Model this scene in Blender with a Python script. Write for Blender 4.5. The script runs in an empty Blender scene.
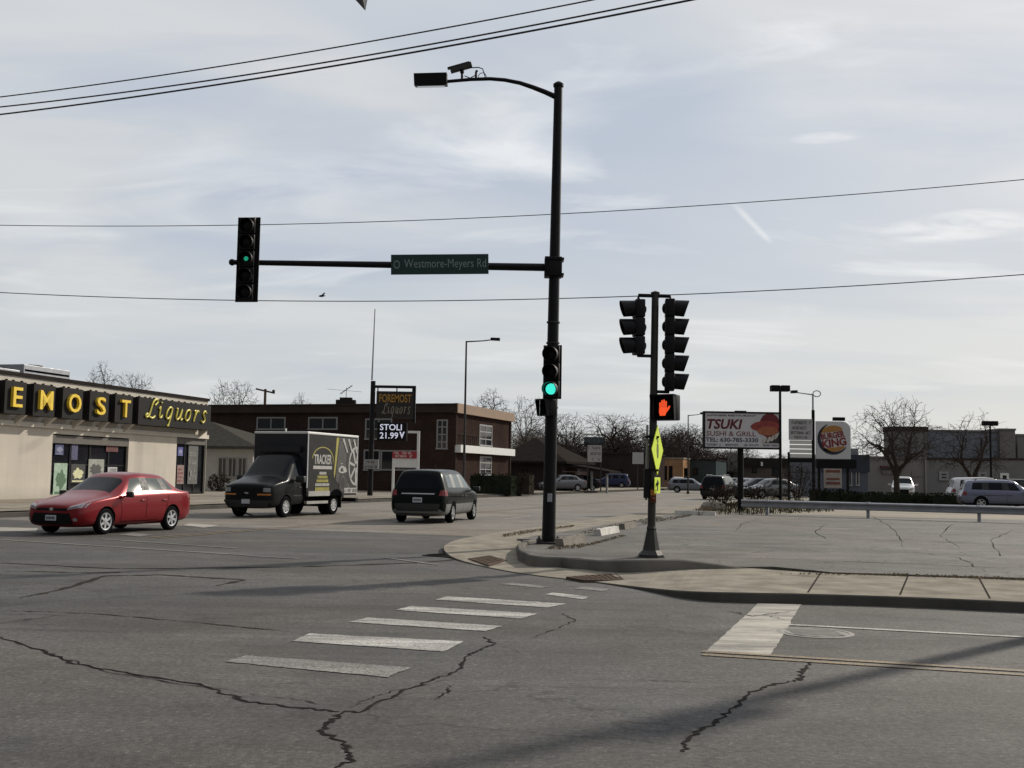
import bpy, bmesh, math, random
from mathutils import Vector, Matrix
from mathutils.bvhtree import BVHTree
R = math.radians
random.seed(11)
scene = bpy.context.scene
col = scene.collection

# ---------------------------------------------------------------- camera
FPX, HZ, ROLL, EYE = 1100.0, 475.0, 0.92, 1.6
_p = math.atan((HZ - 384) / FPX); _r = R(ROLL)
_fw = Vector((0, math.cos(_p), math.sin(_p))); _rt = Vector((1, 0, 0)); _up = _rt.cross(_fw)
RT = _rt * math.cos(_r) + _up * math.sin(_r); UP = -_rt * math.sin(_r) + _up * math.cos(_r); FW = _fw
CAM = Vector((0, 0, EYE))
def ray(x, y): return FW * FPX + RT * (x - 512) - UP * (y - 384)
def G(x, y, z=0.0):
    d = ray(x, y); return CAM + d * ((z - EYE) / d.z)
def AT(x, y, Y):
    d = ray(x, y); return CAM + d * (Y / d.y)
cd = bpy.data.cameras.new('camera'); cam = bpy.data.objects.new('camera', cd); col.objects.link(cam)
m = Matrix.Identity(4)
for i in range(3): m[i][0], m[i][1], m[i][2], m[i][3] = RT[i], UP[i], -FW[i], CAM[i]
cam.matrix_world = m
cd.sensor_width = 36; cd.lens = 36 * FPX / 1024; cd.clip_start = .05; cd.clip_end = 6000
scene.camera = cam
A_ANG = 18.5
DA = Vector((math.sin(R(A_ANG)), math.cos(R(A_ANG)), 0)); DB = Vector((DA.y, -DA.x, 0))
def UV(u, v, z=0): return DA * u + DB * v + Vector((0, 0, z))

# ---------------------------------------------------------------- materials
def _nt(name):
    mt = bpy.data.materials.new(name); mt.use_nodes = True
    nt = mt.node_tree; b = nt.nodes['Principled BSDF']; return mt, nt, b
def _n(nt, t, **k):
    n = nt.nodes.new(t)
    for a, v in k.items():
        if a in n.inputs and not hasattr(n, a): n.inputs[a].default_value = v
        else:
            try: setattr(n, a, v)
            except Exception: n.inputs[a].default_value = v
    return n
def noise(nt, vec, scale, detail=4, rough=.55, dist=0):
    n = nt.nodes.new('ShaderNodeTexNoise'); n.inputs['Scale'].default_value = scale; n.inputs['Detail'].default_value = detail
    n.inputs['Roughness'].default_value = rough; n.inputs['Distortion'].default_value = dist
    nt.links.new(vec, n.inputs['Vector']); return n.outputs['Fac']
def mr(nt, v, a, b, c, d):
    n = nt.nodes.new('ShaderNodeMapRange'); n.inputs[1].default_value = a; n.inputs[2].default_value = b
    n.inputs[3].default_value = c; n.inputs[4].default_value = d; nt.links.new(v, n.inputs[0]); return n.outputs[0]
def mul(nt, a, b):
    n = nt.nodes.new('ShaderNodeMath'); n.operation = 'MULTIPLY'
    for i, x in enumerate((a, b)):
        if isinstance(x, (int, float)): n.inputs[i].default_value = x
        else: nt.links.new(x, n.inputs[i])
    return n.outputs[0]
def mixc(nt, f, a, b):
    n = nt.nodes.new('ShaderNodeMix'); n.data_type = 'RGBA'
    for s, x in ((0, f), (6, a), (7, b)):
        if isinstance(x, (int, float)): n.inputs[s].default_value = x
        elif isinstance(x, tuple): n.inputs[s].default_value = x if len(x) == 4 else (*x, 1)
        else: nt.links.new(x, n.inputs[s])
    return n.outputs[2]
def scl(nt, c, v):
    n = nt.nodes.new('ShaderNodeVectorMath'); n.operation = 'SCALE'
    if isinstance(c, tuple): n.inputs[0].default_value = c[:3]
    else: nt.links.new(c, n.inputs[0])
    nt.links.new(v, n.inputs['Scale']); return n.outputs[0]
def obco(nt, rot=0, sc=None):
    t = nt.nodes.new('ShaderNodeTexCoord'); o = t.outputs['Object']
    if rot or sc:
        mp = nt.nodes.new('ShaderNodeMapping'); mp.inputs['Rotation'].default_value = (0, 0, rot)
        if sc: mp.inputs['Scale'].default_value = sc
        nt.links.new(o, mp.inputs['Vector']); o = mp.outputs['Vector']
    return o
def bump(nt, b, h, strength, dist=.02):
    n = nt.nodes.new('ShaderNodeBump'); n.inputs['Strength'].default_value = strength; n.inputs['Distance'].default_value = dist
    nt.links.new(h, n.inputs['Height']); nt.links.new(n.outputs[0], b.inputs['Normal'])
_mc = {}
def mat(name, c, rough=.6, metal=0., var=.15, scale=3., bmp=0., bscale=30., spec=.5, coat=0., emit=0.):
    if name in _mc: return _mc[name]
    if rough >= .75 and spec == .5: spec = 0
    mt, nt, b = _nt(name)
    o = obco(nt)
    f = noise(nt, o, scale, 5, .6)
    nt.links.new(scl(nt, c, mr(nt, f, .25, .75, 1 - var, 1 + var)), b.inputs['Base Color'])
    nt.links.new(mr(nt, noise(nt, o, scale * 2.3, 3), .3, .7, max(0.02, rough - .08 if rough > .38 else rough), min(1, rough + .08 if rough > .38 else rough)), b.inputs['Roughness'])
    b.inputs['Metallic'].default_value = metal; b.inputs['Specular IOR Level'].default_value = spec
    b.inputs['Coat Weight'].default_value = coat; b.inputs['Coat Roughness'].default_value = .04
    if bmp: bump(nt, b, noise(nt, o, bscale, 4), bmp)
    if emit:
        b.inputs['Emission Color'].default_value = (*c, 1); b.inputs['Emission Strength'].default_value = emit
    _mc[name] = mt; return mt
def voro(nt, vec, scale, out='Color', feature='F1'):
    n = nt.nodes.new('ShaderNodeTexVoronoi'); n.feature = feature; n.inputs['Scale'].default_value = scale; nt.links.new(vec, n.inputs['Vector']); return n.outputs[out]
def asphalt_value(nt, ang, big=.35, lo=.8, hi=1.22, grain=.35, hair=.35):
    o = obco(nt)
    v = mr(nt, noise(nt, o, big, 6, .6, .6), .3, .7, lo, hi)
    sp = nt.nodes.new('ShaderNodeSeparateColor'); nt.links.new(voro(nt, o, 48), sp.inputs[0])
    v = mul(nt, v, mr(nt, sp.outputs[0], 0, 1, 1 - grain * .62, 1 + grain * .62))
    v = mul(nt, v, mr(nt, sp.outputs[1], .93, .97, 1, 1 + grain * 1.3))
    v = mul(nt, v, mr(nt, noise(nt, o, 19, 3, .7), .34, .66, 1 - grain * .7, 1 + grain * .7))
    v = mul(nt, v, mr(nt, noise(nt, o, 2.4, 6, .72), .3, .7, .84, 1.14))
    v = mul(nt, v, mr(nt, noise(nt, obco(nt, ang, (.05, .75, 1)), 1.0, 5, .6), .33, .67, .80, 1.16))
    v = mul(nt, v, mr(nt, noise(nt, obco(nt, ang, (.25, 6, 1)), 1.0, 3, .5), .3, .7, .92, 1.07))
    # oil drips and dark spots
    v = mul(nt, v, mr(nt, noise(nt, o, 1.1, 2, .4), .62, .74, 1, .72))
    v = mul(nt, v, mr(nt, noise(nt, obco(nt, ang, (.16, .42, 1)), 1.0, 3, .5, 1.2), .47, .53, .90, 1.05))
    # hairline crazing, only in places
    dn = nt.nodes.new('ShaderNodeVectorMath'); dn.operation = 'ADD'; nt.links.new(o, dn.inputs[0])
    nz = nt.nodes.new('ShaderNodeTexNoise'); nz.inputs['Scale'].default_value = 1.6; nz.inputs['Detail'].default_value = 5; nt.links.new(o, nz.inputs['Vector'])
    nv = nt.nodes.new('ShaderNodeVectorMath'); nv.operation = 'SCALE'; nv.inputs['Scale'].default_value = .9; nt.links.new(nz.outputs['Color'], nv.inputs[0]); nt.links.new(nv.outputs[0], dn.inputs[1])
    ed = voro(nt, dn.outputs[0], .55, 'Distance', 'DISTANCE_TO_EDGE')
    line_ = mr(nt, ed, .004, .013, 1, 0); msk = mr(nt, noise(nt, o, .23, 3), .44, .54, 0, 1)
    v = mul(nt, v, mr(nt, mul(nt, line_, msk), 0, 1, 1, 1 - hair))
    return v, o
def asphalt(name, c, ang, rough=.82, spec=.35, **k):
    mt, nt, b = _nt(name)
    v, o = asphalt_value(nt, ang, **k)
    tint = mixc(nt, mr(nt, noise(nt, o, .18, 4), .35, .65, 0, 1), (c[0] * 1.05, c[1], c[2] * .94), (c[0] * .96, c[1], c[2] * 1.05))
    nt.links.new(scl(nt, tint, v), b.inputs['Base Color'])
    b.inputs['Roughness'].default_value = rough; b.inputs['Specular IOR Level'].default_value = spec
    bump(nt, b, noise(nt, o, 90, 3, .7), .5, .012)
    return mt
def road_paint(name, c, under, wear, ang):
    mt, nt, b = _nt(name)
    v, o = asphalt_value(nt, ang)
    w = mr(nt, noise(nt, o, 42, 5, .72), wear - .09, wear + .05, 0, 1)
    w2 = mr(nt, noise(nt, obco(nt, ang, (.5, 3.2, 1)), 1.3, 5, .7), .38, .64, 1.0, .22)
    base = scl(nt, under, v); pc = scl(nt, c, mr(nt, noise(nt, o, 9, 4), .3, .7, .85, 1.08))
    nt.links.new(mixc(nt, mul(nt, w, w2), base, pc), b.inputs['Base Color'])
    b.inputs['Roughness'].default_value = .75
    bump(nt, b, noise(nt, o, 90, 3, .7), .3, .01)
    return mt
def brick(name, c1, c2, mortar, scale=1.0, rough=.85):
    mt, nt, b = _nt(name)
    t = nt.nodes.new('ShaderNodeTexCoord'); s = nt.nodes.new('ShaderNodeSeparateXYZ'); nt.links.new(t.outputs['Object'], s.inputs[0])
    ad = nt.nodes.new('ShaderNodeMath'); nt.links.new(s.outputs[0], ad.inputs[0]); nt.links.new(s.outputs[1], ad.inputs[1])
    cb = nt.nodes.new('ShaderNodeCombineXYZ'); nt.links.new(ad.outputs[0], cb.inputs[0]); nt.links.new(s.outputs[2], cb.inputs[1])
    bt = nt.nodes.new('ShaderNodeTexBrick'); nt.links.new(cb.outputs[0], bt.inputs['Vector'])
    bt.inputs['Scale'].default_value = 1; bt.inputs['Brick Width'].default_value = .24 * scale; bt.inputs['Row Height'].default_value = .08 * scale
    bt.inputs['Mortar Size'].default_value = .008 * scale
    bt.inputs['Color1'].default_value = (*c1, 1); bt.inputs['Color2'].default_value = (*c2, 1); bt.inputs['Mortar'].default_value = (*mortar, 1)
    v = mr(nt, noise(nt, t.outputs['Object'], .5, 5), .3, .7, .8, 1.2)
    nt.links.new(scl(nt, bt.outputs['Color'], v), b.inputs['Base Color']); b.inputs['Roughness'].default_value = rough; b.inputs['Specular IOR Level'].default_value = 0
    return mt

# ---------------------------------------------------------------- mesh builder
class MB:
    def __init__(s): s.bm = bmesh.new(); s.mi = 0
    def _f(s, vs):
        try:
            f = s.bm.faces.new(vs); f.material_index = s.mi; return f
        except ValueError: return None
    def box(s, x0, x1, y0, y1, z0, z1, M=None, bev=0):
        P = [Vector((x, y, z)) for z in (z0, z1) for y in (y0, y1) for x in (x0, x1)]
        if M: P = [M @ p for p in P]
        v = [s.bm.verts.new(p) for p in P]
        fs = [s._f([v[i] for i in q]) for q in ((0, 2, 3, 1), (4, 5, 7, 6), (0, 1, 5, 4), (2, 6, 7, 3), (0, 4, 6, 2), (1, 3, 7, 5))]
        if bev:
            es = list({e for f in fs for e in f.edges})
            r = bmesh.ops.bevel(s.bm, geom=es, offset=bev, segments=2, affect='EDGES', profile=.5)
            for f in r['faces']: f.material_index = s.mi
        return s
    def quad(s, pts): s._f([s.bm.verts.new(p) for p in pts]); return s
    def grid(s, rows):
        V = [[s.bm.verts.new(p) for p in r] for r in rows]
        for a, b in zip(V, V[1:]):
            for i in range(len(a) - 1): s._f([a[i], a[i + 1], b[i + 1], b[i]])
        return s
    def prism(s, poly, vec):
        vec = Vector(vec); a = [s.bm.verts.new(Vector(p)) for p in poly]; b = [s.bm.verts.new(Vector(p) + vec) for p in poly]
        n = len(a); s._f(a[::-1]); s._f(b)
        for i in range(n): s._f([a[i], a[(i + 1) % n], b[(i + 1) % n], b[i]])
        return s
    def tube(s, pts, r, n=8, cap=True):
        pts = [Vector(p) for p in pts]; rs = r if isinstance(r, (list, tuple)) else [r] * len(pts)
        rings = []; ref = None
        for i, p in enumerate(pts):
            t = (pts[min(i + 1, len(pts) - 1)] - pts[max(i - 1, 0)]).normalized()
            if ref is None: ref = Vector((0, 0, 1)) if abs(t.z) < .9 else Vector((1, 0, 0))
            a = t.cross(ref).normalized(); b = a.cross(t).normalized(); ref = b
            rings.append([s.bm.verts.new(p + (a * math.cos(2 * math.pi * k / n) + b * math.sin(2 * math.pi * k / n)) * rs[i]) for k in range(n)])
        for A, B in zip(rings, rings[1:]):
            for k in range(n): s._f([A[k], B[k], B[(k + 1) % n], A[(k + 1) % n]])
        if cap: s._f(rings[0]); s._f(rings[-1][::-1])
        return s
    def lathe(s, prof, n=16, M=None, cap=True):
        M = M or Matrix.Identity(4)
        rings = [[s.bm.verts.new(M @ Vector((r * math.cos(2 * math.pi * k / n), r * math.sin(2 * math.pi * k / n), z))) for k in range(n)] for r, z in prof]
        for A, B in zip(rings, rings[1:]):
            for k in range(n): s._f([A[k], A[(k + 1) % n], B[(k + 1) % n], B[k]])
        if cap: s._f(rings[0][::-1]); s._f(rings[-1])
        return s
    def ball(s, c, r, n=10, sq=(1, 1, 1)):
        M = Matrix.Translation(c) @ Matrix.Diagonal((*sq, 1))
        return s.lathe([(max(.001, r * math.sin(math.pi * i / n)), -r * math.cos(math.pi * i / n)) for i in range(n + 1)], n * 2, M)
    def add(s, me, M=None):
        b2 = bmesh.new(); b2.from_mesh(me)
        if M: bmesh.ops.transform(b2, matrix=M, verts=b2.verts)
        mp = {v: s.bm.verts.new(v.co) for v in b2.verts}
        for f in b2.faces: s._f([mp[v] for v in f.verts])
        b2.free(); return s
    def mesh(s, name, mats, smooth=None):
        bmesh.ops.recalc_face_normals(s.bm, faces=s.bm.faces)
        me = bpy.data.meshes.new(name); s.bm.to_mesh(me); s.bm.free()
        for x in (mats if isinstance(mats, (list, tuple)) else [mats]): me.materials.append(x)
        if smooth:
            for p in me.polygons: p.use_smooth = True
            me.set_sharp_from_angle(angle=R(smooth))
        return me
    def build(s, name, mats, parent=None, smooth=None, loc=None, rotz=0):
        o = bpy.data.objects.new(name, s.mesh(name, mats, smooth)); col.objects.link(o)
        if parent: o.parent = parent
        if loc is not None: o.location = loc
        if rotz: o.rotation_euler.z = rotz
        return o
def link(name, me, parent=None):
    o = bpy.data.objects.new(name, me); col.objects.link(o)
    if parent: o.parent = parent
    return o
def tag(o, label=None, cat=None, group=None, kind=None):
    if label: o['label'] = label
    if cat: o['category'] = cat
    if group: o['group'] = group
    if kind: o['kind'] = kind
    return o
def thing(name, label, cat, loc=(0, 0, 0), rotz=0, group=None):
    o = bpy.data.objects.new(name, None); o.empty_display_size = .2; col.objects.link(o)
    o.location = loc; o.rotation_euler = (0, 0, rotz); return tag(o, label, cat, group)
def copy_tree(o, parent=None):
    c = o.copy(); col.objects.link(c); c.parent = parent
    for ch in list(o.children): copy_tree(ch, c)
    return c
def text_mesh(body, size=1, shear=0, bold=0, depth=.01, res=3):
    cu = bpy.data.curves.new('lettering', 'FONT'); cu.body = body; cu.size = size; cu.shear = shear; cu.offset = bold
    cu.extrude = depth / 2; cu.resolution_u = res; cu.align_x = 'CENTER'; cu.align_y = 'CENTER'
    o = bpy.data.objects.new('lettering', cu); col.objects.link(o)
    dg = bpy.context.evaluated_depsgraph_get(); me = bpy.data.meshes.new_from_object(o.evaluated_get(dg))
    bpy.data.objects.remove(o); me.materials.clear(); return me
def put_text(mb, body, c, w, h, right=(1, 0, 0), up=(0, 0, 1), shear=0, bold=0, depth=.01, res=3):
    """letters centred on c, w wide and h high, standing out along right x up"""
    me = text_mesh(body, 1, shear, bold, 1.0, res)
    xs = [v.co.x for v in me.vertices]; ys = [v.co.y for v in me.vertices]
    r = Vector(right).normalized(); u = Vector(up).normalized(); n = r.cross(u)
    sx = w / (max(xs) - min(xs)); sy = h / (max(ys) - min(ys)); cx = (max(xs) + min(xs)) / 2; cy = (max(ys) + min(ys)) / 2
    c = Vector(c)
    for v in me.vertices: v.co = c + r * ((v.co.x - cx) * sx) + u * ((v.co.y - cy) * sy) + n * (v.co.z * depth)
    mb.add(me); bpy.data.meshes.remove(me); return mb
def glyphs(mb, x0, x1, z0, z1, y, seed=0, dens=.72):
    """a row of small letter-like marks too far off to read"""
    rd = random.Random(seed); h = z1 - z0; x = x0
    while x < x1 - h * .35:
        w = h * rd.uniform(.35, .6)
        if rd.random() < dens:
            k = rd.random()
            mb.box(x, x + h * .14, y, y + .006, z0, z1)
            if k < .6: mb.box(x + h * .14, x + w, y, y + .006, z1 - h * .16, z1)
            if k > .3: mb.box(x + h * .14, x + w, y, y + .006, z0, z0 + h * .16)
            if k > .5: mb.box(x + w - h * .12, x + w, y, y + .006, z0 + h * .16, z1 - h * .16)
        x += w + h * .18
    return mb
def streaked(name, c, rough=.9):
    """painted masonry with rain streaks, faint courses and a dirty foot"""
    mt, nt, b = _nt(name); o = obco(nt)
    v = mr(nt, noise(nt, o, .6, 5, .6), .3, .7, .93, 1.06)
    t = nt.nodes.new('ShaderNodeMapping'); t.inputs['Scale'].default_value = (1.1, 1.1, .12); nt.links.new(o, t.inputs['Vector'])
    v = mul(nt, v, mr(nt, noise(nt, t.outputs[0], 1.0, 5, .65), .42, .75, 1.02, .90))
    sp = nt.nodes.new('ShaderNodeSeparateXYZ'); nt.links.new(o, sp.inputs[0])
    v = mul(nt, v, mr(nt, sp.outputs[2], .15, .8, .8, 1.0))
    fr = nt.nodes.new('ShaderNodeMath'); fr.operation = 'PINGPONG'; nt.links.new(sp.outputs[2], fr.inputs[0]); fr.inputs[1].default_value = .305
    v = mul(nt, v, mr(nt, fr.outputs[0], .0, .012, .9, 1.0))
    nt.links.new(scl(nt, c, v), b.inputs['Base Color']); b.inputs['Roughness'].default_value = rough; b.inputs['Specular IOR Level'].default_value = 0
    bump(nt, b, noise(nt, o, 45, 4), .25); return mt
class Frame:
    """facade frame: x along the facade (left to right seen from outside), y into the building, z up"""
    def __init__(s, P, d):
        s.P = Vector((P[0], P[1], 0)); s.d = Vector((d[0], d[1], 0)).normalized(); s.n = Vector((-s.d.y, s.d.x, 0)); s.ang = math.atan2(s.d.y, s.d.x)
    def W(s, a, y=0, z=0): return s.P + s.d * a + s.n * y + Vector((0, 0, z))
    def px(s, x, y, off=0):
        r = ray(x, y); t = ((s.P + s.n * off - CAM).dot(s.n)) / r.dot(s.n); p = CAM + r * t
        return (p - s.P).dot(s.d), p.z
    def rect(s, x0, y0, x1, y1, off=0):
        """bounding rectangle (s0, s1, z0, z1) of a facade patch given by its left-top and right-bottom pixels"""
        a, zt = s.px(x0, y0, off); b, zb = s.px(x1, y1, off); return a, b, zb, zt
def holes(mb, x0, x1, z0, z1, y0, y1, ops):
    xs = sorted({x0, x1, *[v for o in ops for v in o[:2]]}); zs = sorted({z0, z1, *[v for o in ops for v in o[2:]]})
    for a, b in zip(xs, xs[1:]):
        run = None
        for c, d in zip(zs, zs[1:]):
            solid = not any(o[0] <= (a + b) / 2 <= o[1] and o[2] <= (c + d) / 2 <= o[3] for o in ops)
            if solid: run = [run[0] if run else c, d]
            if (not solid or d == zs[-1]) and run: mb.box(a, b, y0, y1, run[0], run[1]); run = None
            if not solid: run = None
    return mb
def window(parent, s0, s1, z0, z1, fm, gm, nx=1, nz=1, fw=.08, y=0., name='window'):
    f = MB(); pr = .05
    f.box(s0, s1, y - pr, y + .02, z1 - fw, z1); f.box(s0 - .03, s1 + .03, y - pr - .04, y + .02, z0, z0 + fw)
    f.box(s0, s0 + fw, y - pr, y + .02, z0 + fw, z1 - fw); f.box(s1 - fw, s1, y - pr, y + .02, z0 + fw, z1 - fw)
    for i in range(1, nx):
        x = s0 + (s1 - s0) * i / nx; f.box(x - fw * .4, x + fw * .4, y - pr + .012, y + .02, z0 + fw, z1 - fw)
    for i in range(1, nz):
        z = z0 + (z1 - z0) * i / nz; f.box(s0 + fw, s1 - fw, y - pr + .016, y + .02, z - fw * .35, z + fw * .35)
    o = f.build(name, fm, parent)
    MB().box(s0 + fw * .7, s1 - fw * .7, y - .012, y + .01, z0 + fw * .7, z1 - fw * .7).build('pane', gm, o)
    return o

# common materials
M_black = mat('black_pole_paint', (.006, .006, .0075), .5, 0, .3, 4, spec=.22)
M_blackm = mat('black_matt', (.007, .007, .008), .8, 0, .3, 5, spec=.2)
M_dark = mat('dark_gap', (.006, .006, .007), .9, 0, .2, 5)
M_glass = mat('dark_glass', (.012, .016, .02), .06, 0, .2, 1, spec=.6)
M_winglass = mat('window_glass', (.012, .013, .017), .08, 0, .3, .6, spec=.38)
M_alu = mat('aluminium', (.5, .5, .5), .4, .8, .1, 5)
M_galv = mat('galvanised_steel', (.33, .34, .37), .55, .35, .18, 2.5)
M_white = mat('white_panel', (.72, .72, .70), .5, 0, .06, 2)
M_whitef = mat('white_frame_paint', (.27, .27, .27), .6, 0, .12, 4)
M_conc = mat('concrete', (.30, .275, .24), .9, 0, .18, 1.6, .25, 60)
M_concd = mat('concrete_dirty', (.17, .16, .145), .9, 0, .3, 1.8, .4, 50)
M_tyre = mat('tyre_rubber', (.014, .014, .015), .85, 0, .2, 10)
M_rim = mat('alloy_rim', (.55, .56, .58), .35, .7, .1, 8)
M_chrome = mat('chrome', (.6, .6, .62), .15, 1, .05, 5)
M_plate = mat('number_plate', (.5, .52, .56), .5, 0, .1, 10)
M_red = mat('tail_lamp_red', (.20, .008, .010), .25, 0, .2, 8, coat=.5)
M_lens = mat('head_lamp_glass', (.26, .27, .29), .12, .3, .2, 12, coat=.6)
M_amber = mat('amber_lens', (.5, .18, .02), .25, 0, .2, 8, coat=.5)
# ---------------------------------------------------------------- sky, sun, view
SUN_AZ, SUN_EL = 47.0, 30.0
w = bpy.data.worlds.new('World'); scene.world = w; w.use_nodes = True
nt = w.node_tree; bg = nt.nodes['Background']
sky = nt.nodes.new('ShaderNodeTexSky'); sky.sky_type = 'NISHITA'; sky.sun_disc = False
sky.sun_elevation = R(SUN_EL); sky.sun_rotation = R(SUN_AZ); sky.dust_density = 2.0; sky.air_density = 1.0
tc = nt.nodes.new('ShaderNodeTexCoord'); sp = nt.nodes.new('ShaderNodeSeparateXYZ'); nt.links.new(tc.outputs['Generated'], sp.inputs[0])
zz = mr(nt, sp.outputs[2], 0, 1, .13, 1.13)
def dv(a, b):
    n = nt.nodes.new('ShaderNodeMath'); n.operation = 'DIVIDE'; nt.links.new(a, n.inputs[0]); nt.links.new(b, n.inputs[1]); return n.outputs[0]
cb = nt.nodes.new('ShaderNodeCombineXYZ'); nt.links.new(dv(sp.outputs[0], zz), cb.inputs[0]); nt.links.new(dv(sp.outputs[1], zz), cb.inputs[1])
def mapped(rot, sc, loc=(0, 0, 0)):
    mp = nt.nodes.new('ShaderNodeMapping'); mp.inputs['Rotation'].default_value = (0, 0, R(rot)); mp.inputs['Scale'].default_value = sc; mp.inputs['Location'].default_value = loc
    nt.links.new(cb.outputs[0], mp.inputs['Vector']); return mp.outputs[0]
K = 10.5
veil = noise(nt, mapped(12, (.6, 1.05, 1), (3.1, 1.2, 0)), .9, 7, .50, .5)
big = noise(nt, mapped(-8, (.25, .55, 1), (1.7, 4.0, 0)), .9, 5, .5, .3)
wisp = noise(nt, mapped(6, (.75, 1.5, 1), (7.7, 2.4, 0)), 1.3, 7, .54, .7)
def C(r, g, b): return (r * K, g * K, b * K, 1)
c = mixc(nt, mr(nt, veil, .42, .56, 0, 1), C(.465, .525, .615), C(.66, .675, .69))
c = mixc(nt, mul(nt, mr(nt, big, .42, .60, 0, 1), .8), c, C(.69, .70, .71))
c = mixc(nt, mul(nt, mr(nt, wisp, .54, .70, 0, 1), .9), c, C(.84, .85, .86))
c = mixc(nt, mul(nt, mr(nt, noise(nt, mapped(20, (.9, 1.7, 1), (2.2, 8.4, 0)), 1.2, 6, .5, .6), .48, .64, 0, 1), .6), c, C(.50, .55, .63))
def cloudp(x, y): d = ray(x, y).normalized(); z = .13 + max(d.z, 0); return Vector((d.x / z, d.y / z))
ca, cb2 = cloudp(733, 203), cloudp(771, 243); cdn = (cb2 - ca).normalized(); cln = (cb2 - ca).length; cnr = Vector((-cdn.y, cdn.x))
def dotc(v, off):
    n = nt.nodes.new('ShaderNodeVectorMath'); n.operation = 'DOT_PRODUCT'; nt.links.new(cb.outputs[0], n.inputs[0]); n.inputs[1].default_value = (v.x, v.y, 0)
    a = nt.nodes.new('ShaderNodeMath'); a.operation = 'SUBTRACT'; nt.links.new(n.outputs['Value'], a.inputs[0]); a.inputs[1].default_value = off; return a.outputs[0]
along = dotc(cdn, ca.dot(cdn)); ab = nt.nodes.new('ShaderNodeMath'); ab.operation = 'ABSOLUTE'; nt.links.new(dotc(cnr, ca.dot(cnr)), ab.inputs[0])
trail = mul(nt, mul(nt, mr(nt, along, -cln * .1, cln * .25, 0, 1), mr(nt, along, cln * .85, cln * 1.05, 1, 0)), mr(nt, ab.outputs[0], .002, .013, 1, 0))
c = mixc(nt, mul(nt, trail, .6), c, C(.82, .83, .84))
def patch_of_sky(x, y, rx, ry, colr, amt, sc):
    # a soft patch of cloud or of clearer sky round one direction, broken up by noise
    p = cloudp(x, y); ex = cloudp(x + rx, y) - p; ey = cloudp(x, y + ry) - p; u = dotc(ex / ex.length_squared, p.dot(ex) / ex.length_squared); v = dotc(ey / ey.length_squared, p.dot(ey) / ey.length_squared)
    s2 = nt.nodes.new('ShaderNodeMath'); nt.links.new(mul(nt, u, u), s2.inputs[0]); nt.links.new(mul(nt, v, v), s2.inputs[1])
    nz = mr(nt, noise(nt, mapped(10, (.8 * sc, 2.0 * sc, 1), (x * .013, y * .017, 0)), 2.0, 5, .62, .6), .36, .66, 0, 1)
    return mixc(nt, mul(nt, mul(nt, mr(nt, s2.outputs[0], 0, 1, 1, 0), nz), amt), c, colr)
c = patch_of_sky(640, 118, 150, 60, C(.47, .53, .62), .8, .5)
c = patch_of_sky(950, 150, 120, 38, C(.44, .51, .62), .7, .5)
c = patch_of_sky(170, 130, 200, 60, C(.47, .535, .635), .7, .5)
c = patch_of_sky(900, 100, 230, 50, C(.72, .735, .75), .9, .5)
c = patch_of_sky(790, 35, 90, 26, C(.88, .89, .90), 1.0, 2.0)
c = patch_of_sky(962, 226, 85, 16, C(.98, .97, .94), 1.0, 1.6)
c = patch_of_sky(828, 137, 40, 7, C(.86, .87, .88), .9, 2.0)
c = patch_of_sky(330, 210, 260, 40, C(.68, .69, .705), .8, .5)
c = mixc(nt, mr(nt, sp.outputs[2], .0, .22, .85, 0), c, C(.625, .645, .645))
c = mixc(nt, .90, sky.outputs[0], c)
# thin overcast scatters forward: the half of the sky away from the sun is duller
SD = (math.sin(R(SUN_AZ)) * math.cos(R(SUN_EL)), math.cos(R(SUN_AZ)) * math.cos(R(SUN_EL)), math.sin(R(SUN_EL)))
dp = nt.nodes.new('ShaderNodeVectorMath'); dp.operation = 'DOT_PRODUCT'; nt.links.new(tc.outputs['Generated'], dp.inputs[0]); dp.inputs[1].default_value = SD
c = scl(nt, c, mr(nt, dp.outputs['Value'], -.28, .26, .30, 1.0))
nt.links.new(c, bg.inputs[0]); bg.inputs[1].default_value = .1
sl = bpy.data.lights.new('sun', 'SUN'); sl.energy = 3.8; sl.angle = R(1.4); sl.color = (1, .92, .79)
so = bpy.data.objects.new('sun', sl); col.objects.link(so)
sd = Vector((math.sin(R(SUN_AZ)) * math.cos(R(SUN_EL)), math.cos(R(SUN_AZ)) * math.cos(R(SUN_EL)), math.sin(R(SUN_EL))))
so.rotation_euler = sd.to_track_quat('Z', 'Y').to_euler(); so.location = (30, 30, 60)
vs = scene.view_settings; vs.view_transform = 'Standard'; vs.look = 'None'; vs.exposure = 0; vs.gamma = 1; vs.use_curve_mapping = False
scene.cycles.max_bounces = 6; scene.cycles.diffuse_bounces = 3; scene.cycles.glossy_bounces = 3; scene.cycles.transmission_bounces = 2
scene.cycles.caustics_reflective = False; scene.cycles.caustics_refractive = False

# ---------------------------------------------------------------- ground, roads, kerbs
AB_ANG = -math.atan2(DB.y, DB.x)
C_ASPH = (.080, .0755, .0715)
M_ground = mat('dry_ground', (.16, .14, .11), .95, 0, .3, .3, .3, 4)
M_roadB = asphalt('asphalt_crossing', C_ASPH, AB_ANG)
M_roadA = asphalt('asphalt_pale_tan', (.175, .158, .136), -math.atan2(DA.y, DA.x), lo=.85, hi=1.15, grain=.2)  # side road surface in a paler tan base colour
M_lot = asphalt('asphalt_lot', (.112, .104, .094), AB_ANG, big=.6, lo=.68, hi=1.28, hair=.62)
M_lotb = asphalt('concrete_lot', (.22, .19, .15), AB_ANG, lo=.85, hi=1.15, grain=.15)
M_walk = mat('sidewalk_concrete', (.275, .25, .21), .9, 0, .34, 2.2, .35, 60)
M_walkd = mat('kerb_concrete', (.10, .095, .085), .9, 0, .25, 1.5, .3, 50)
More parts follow.
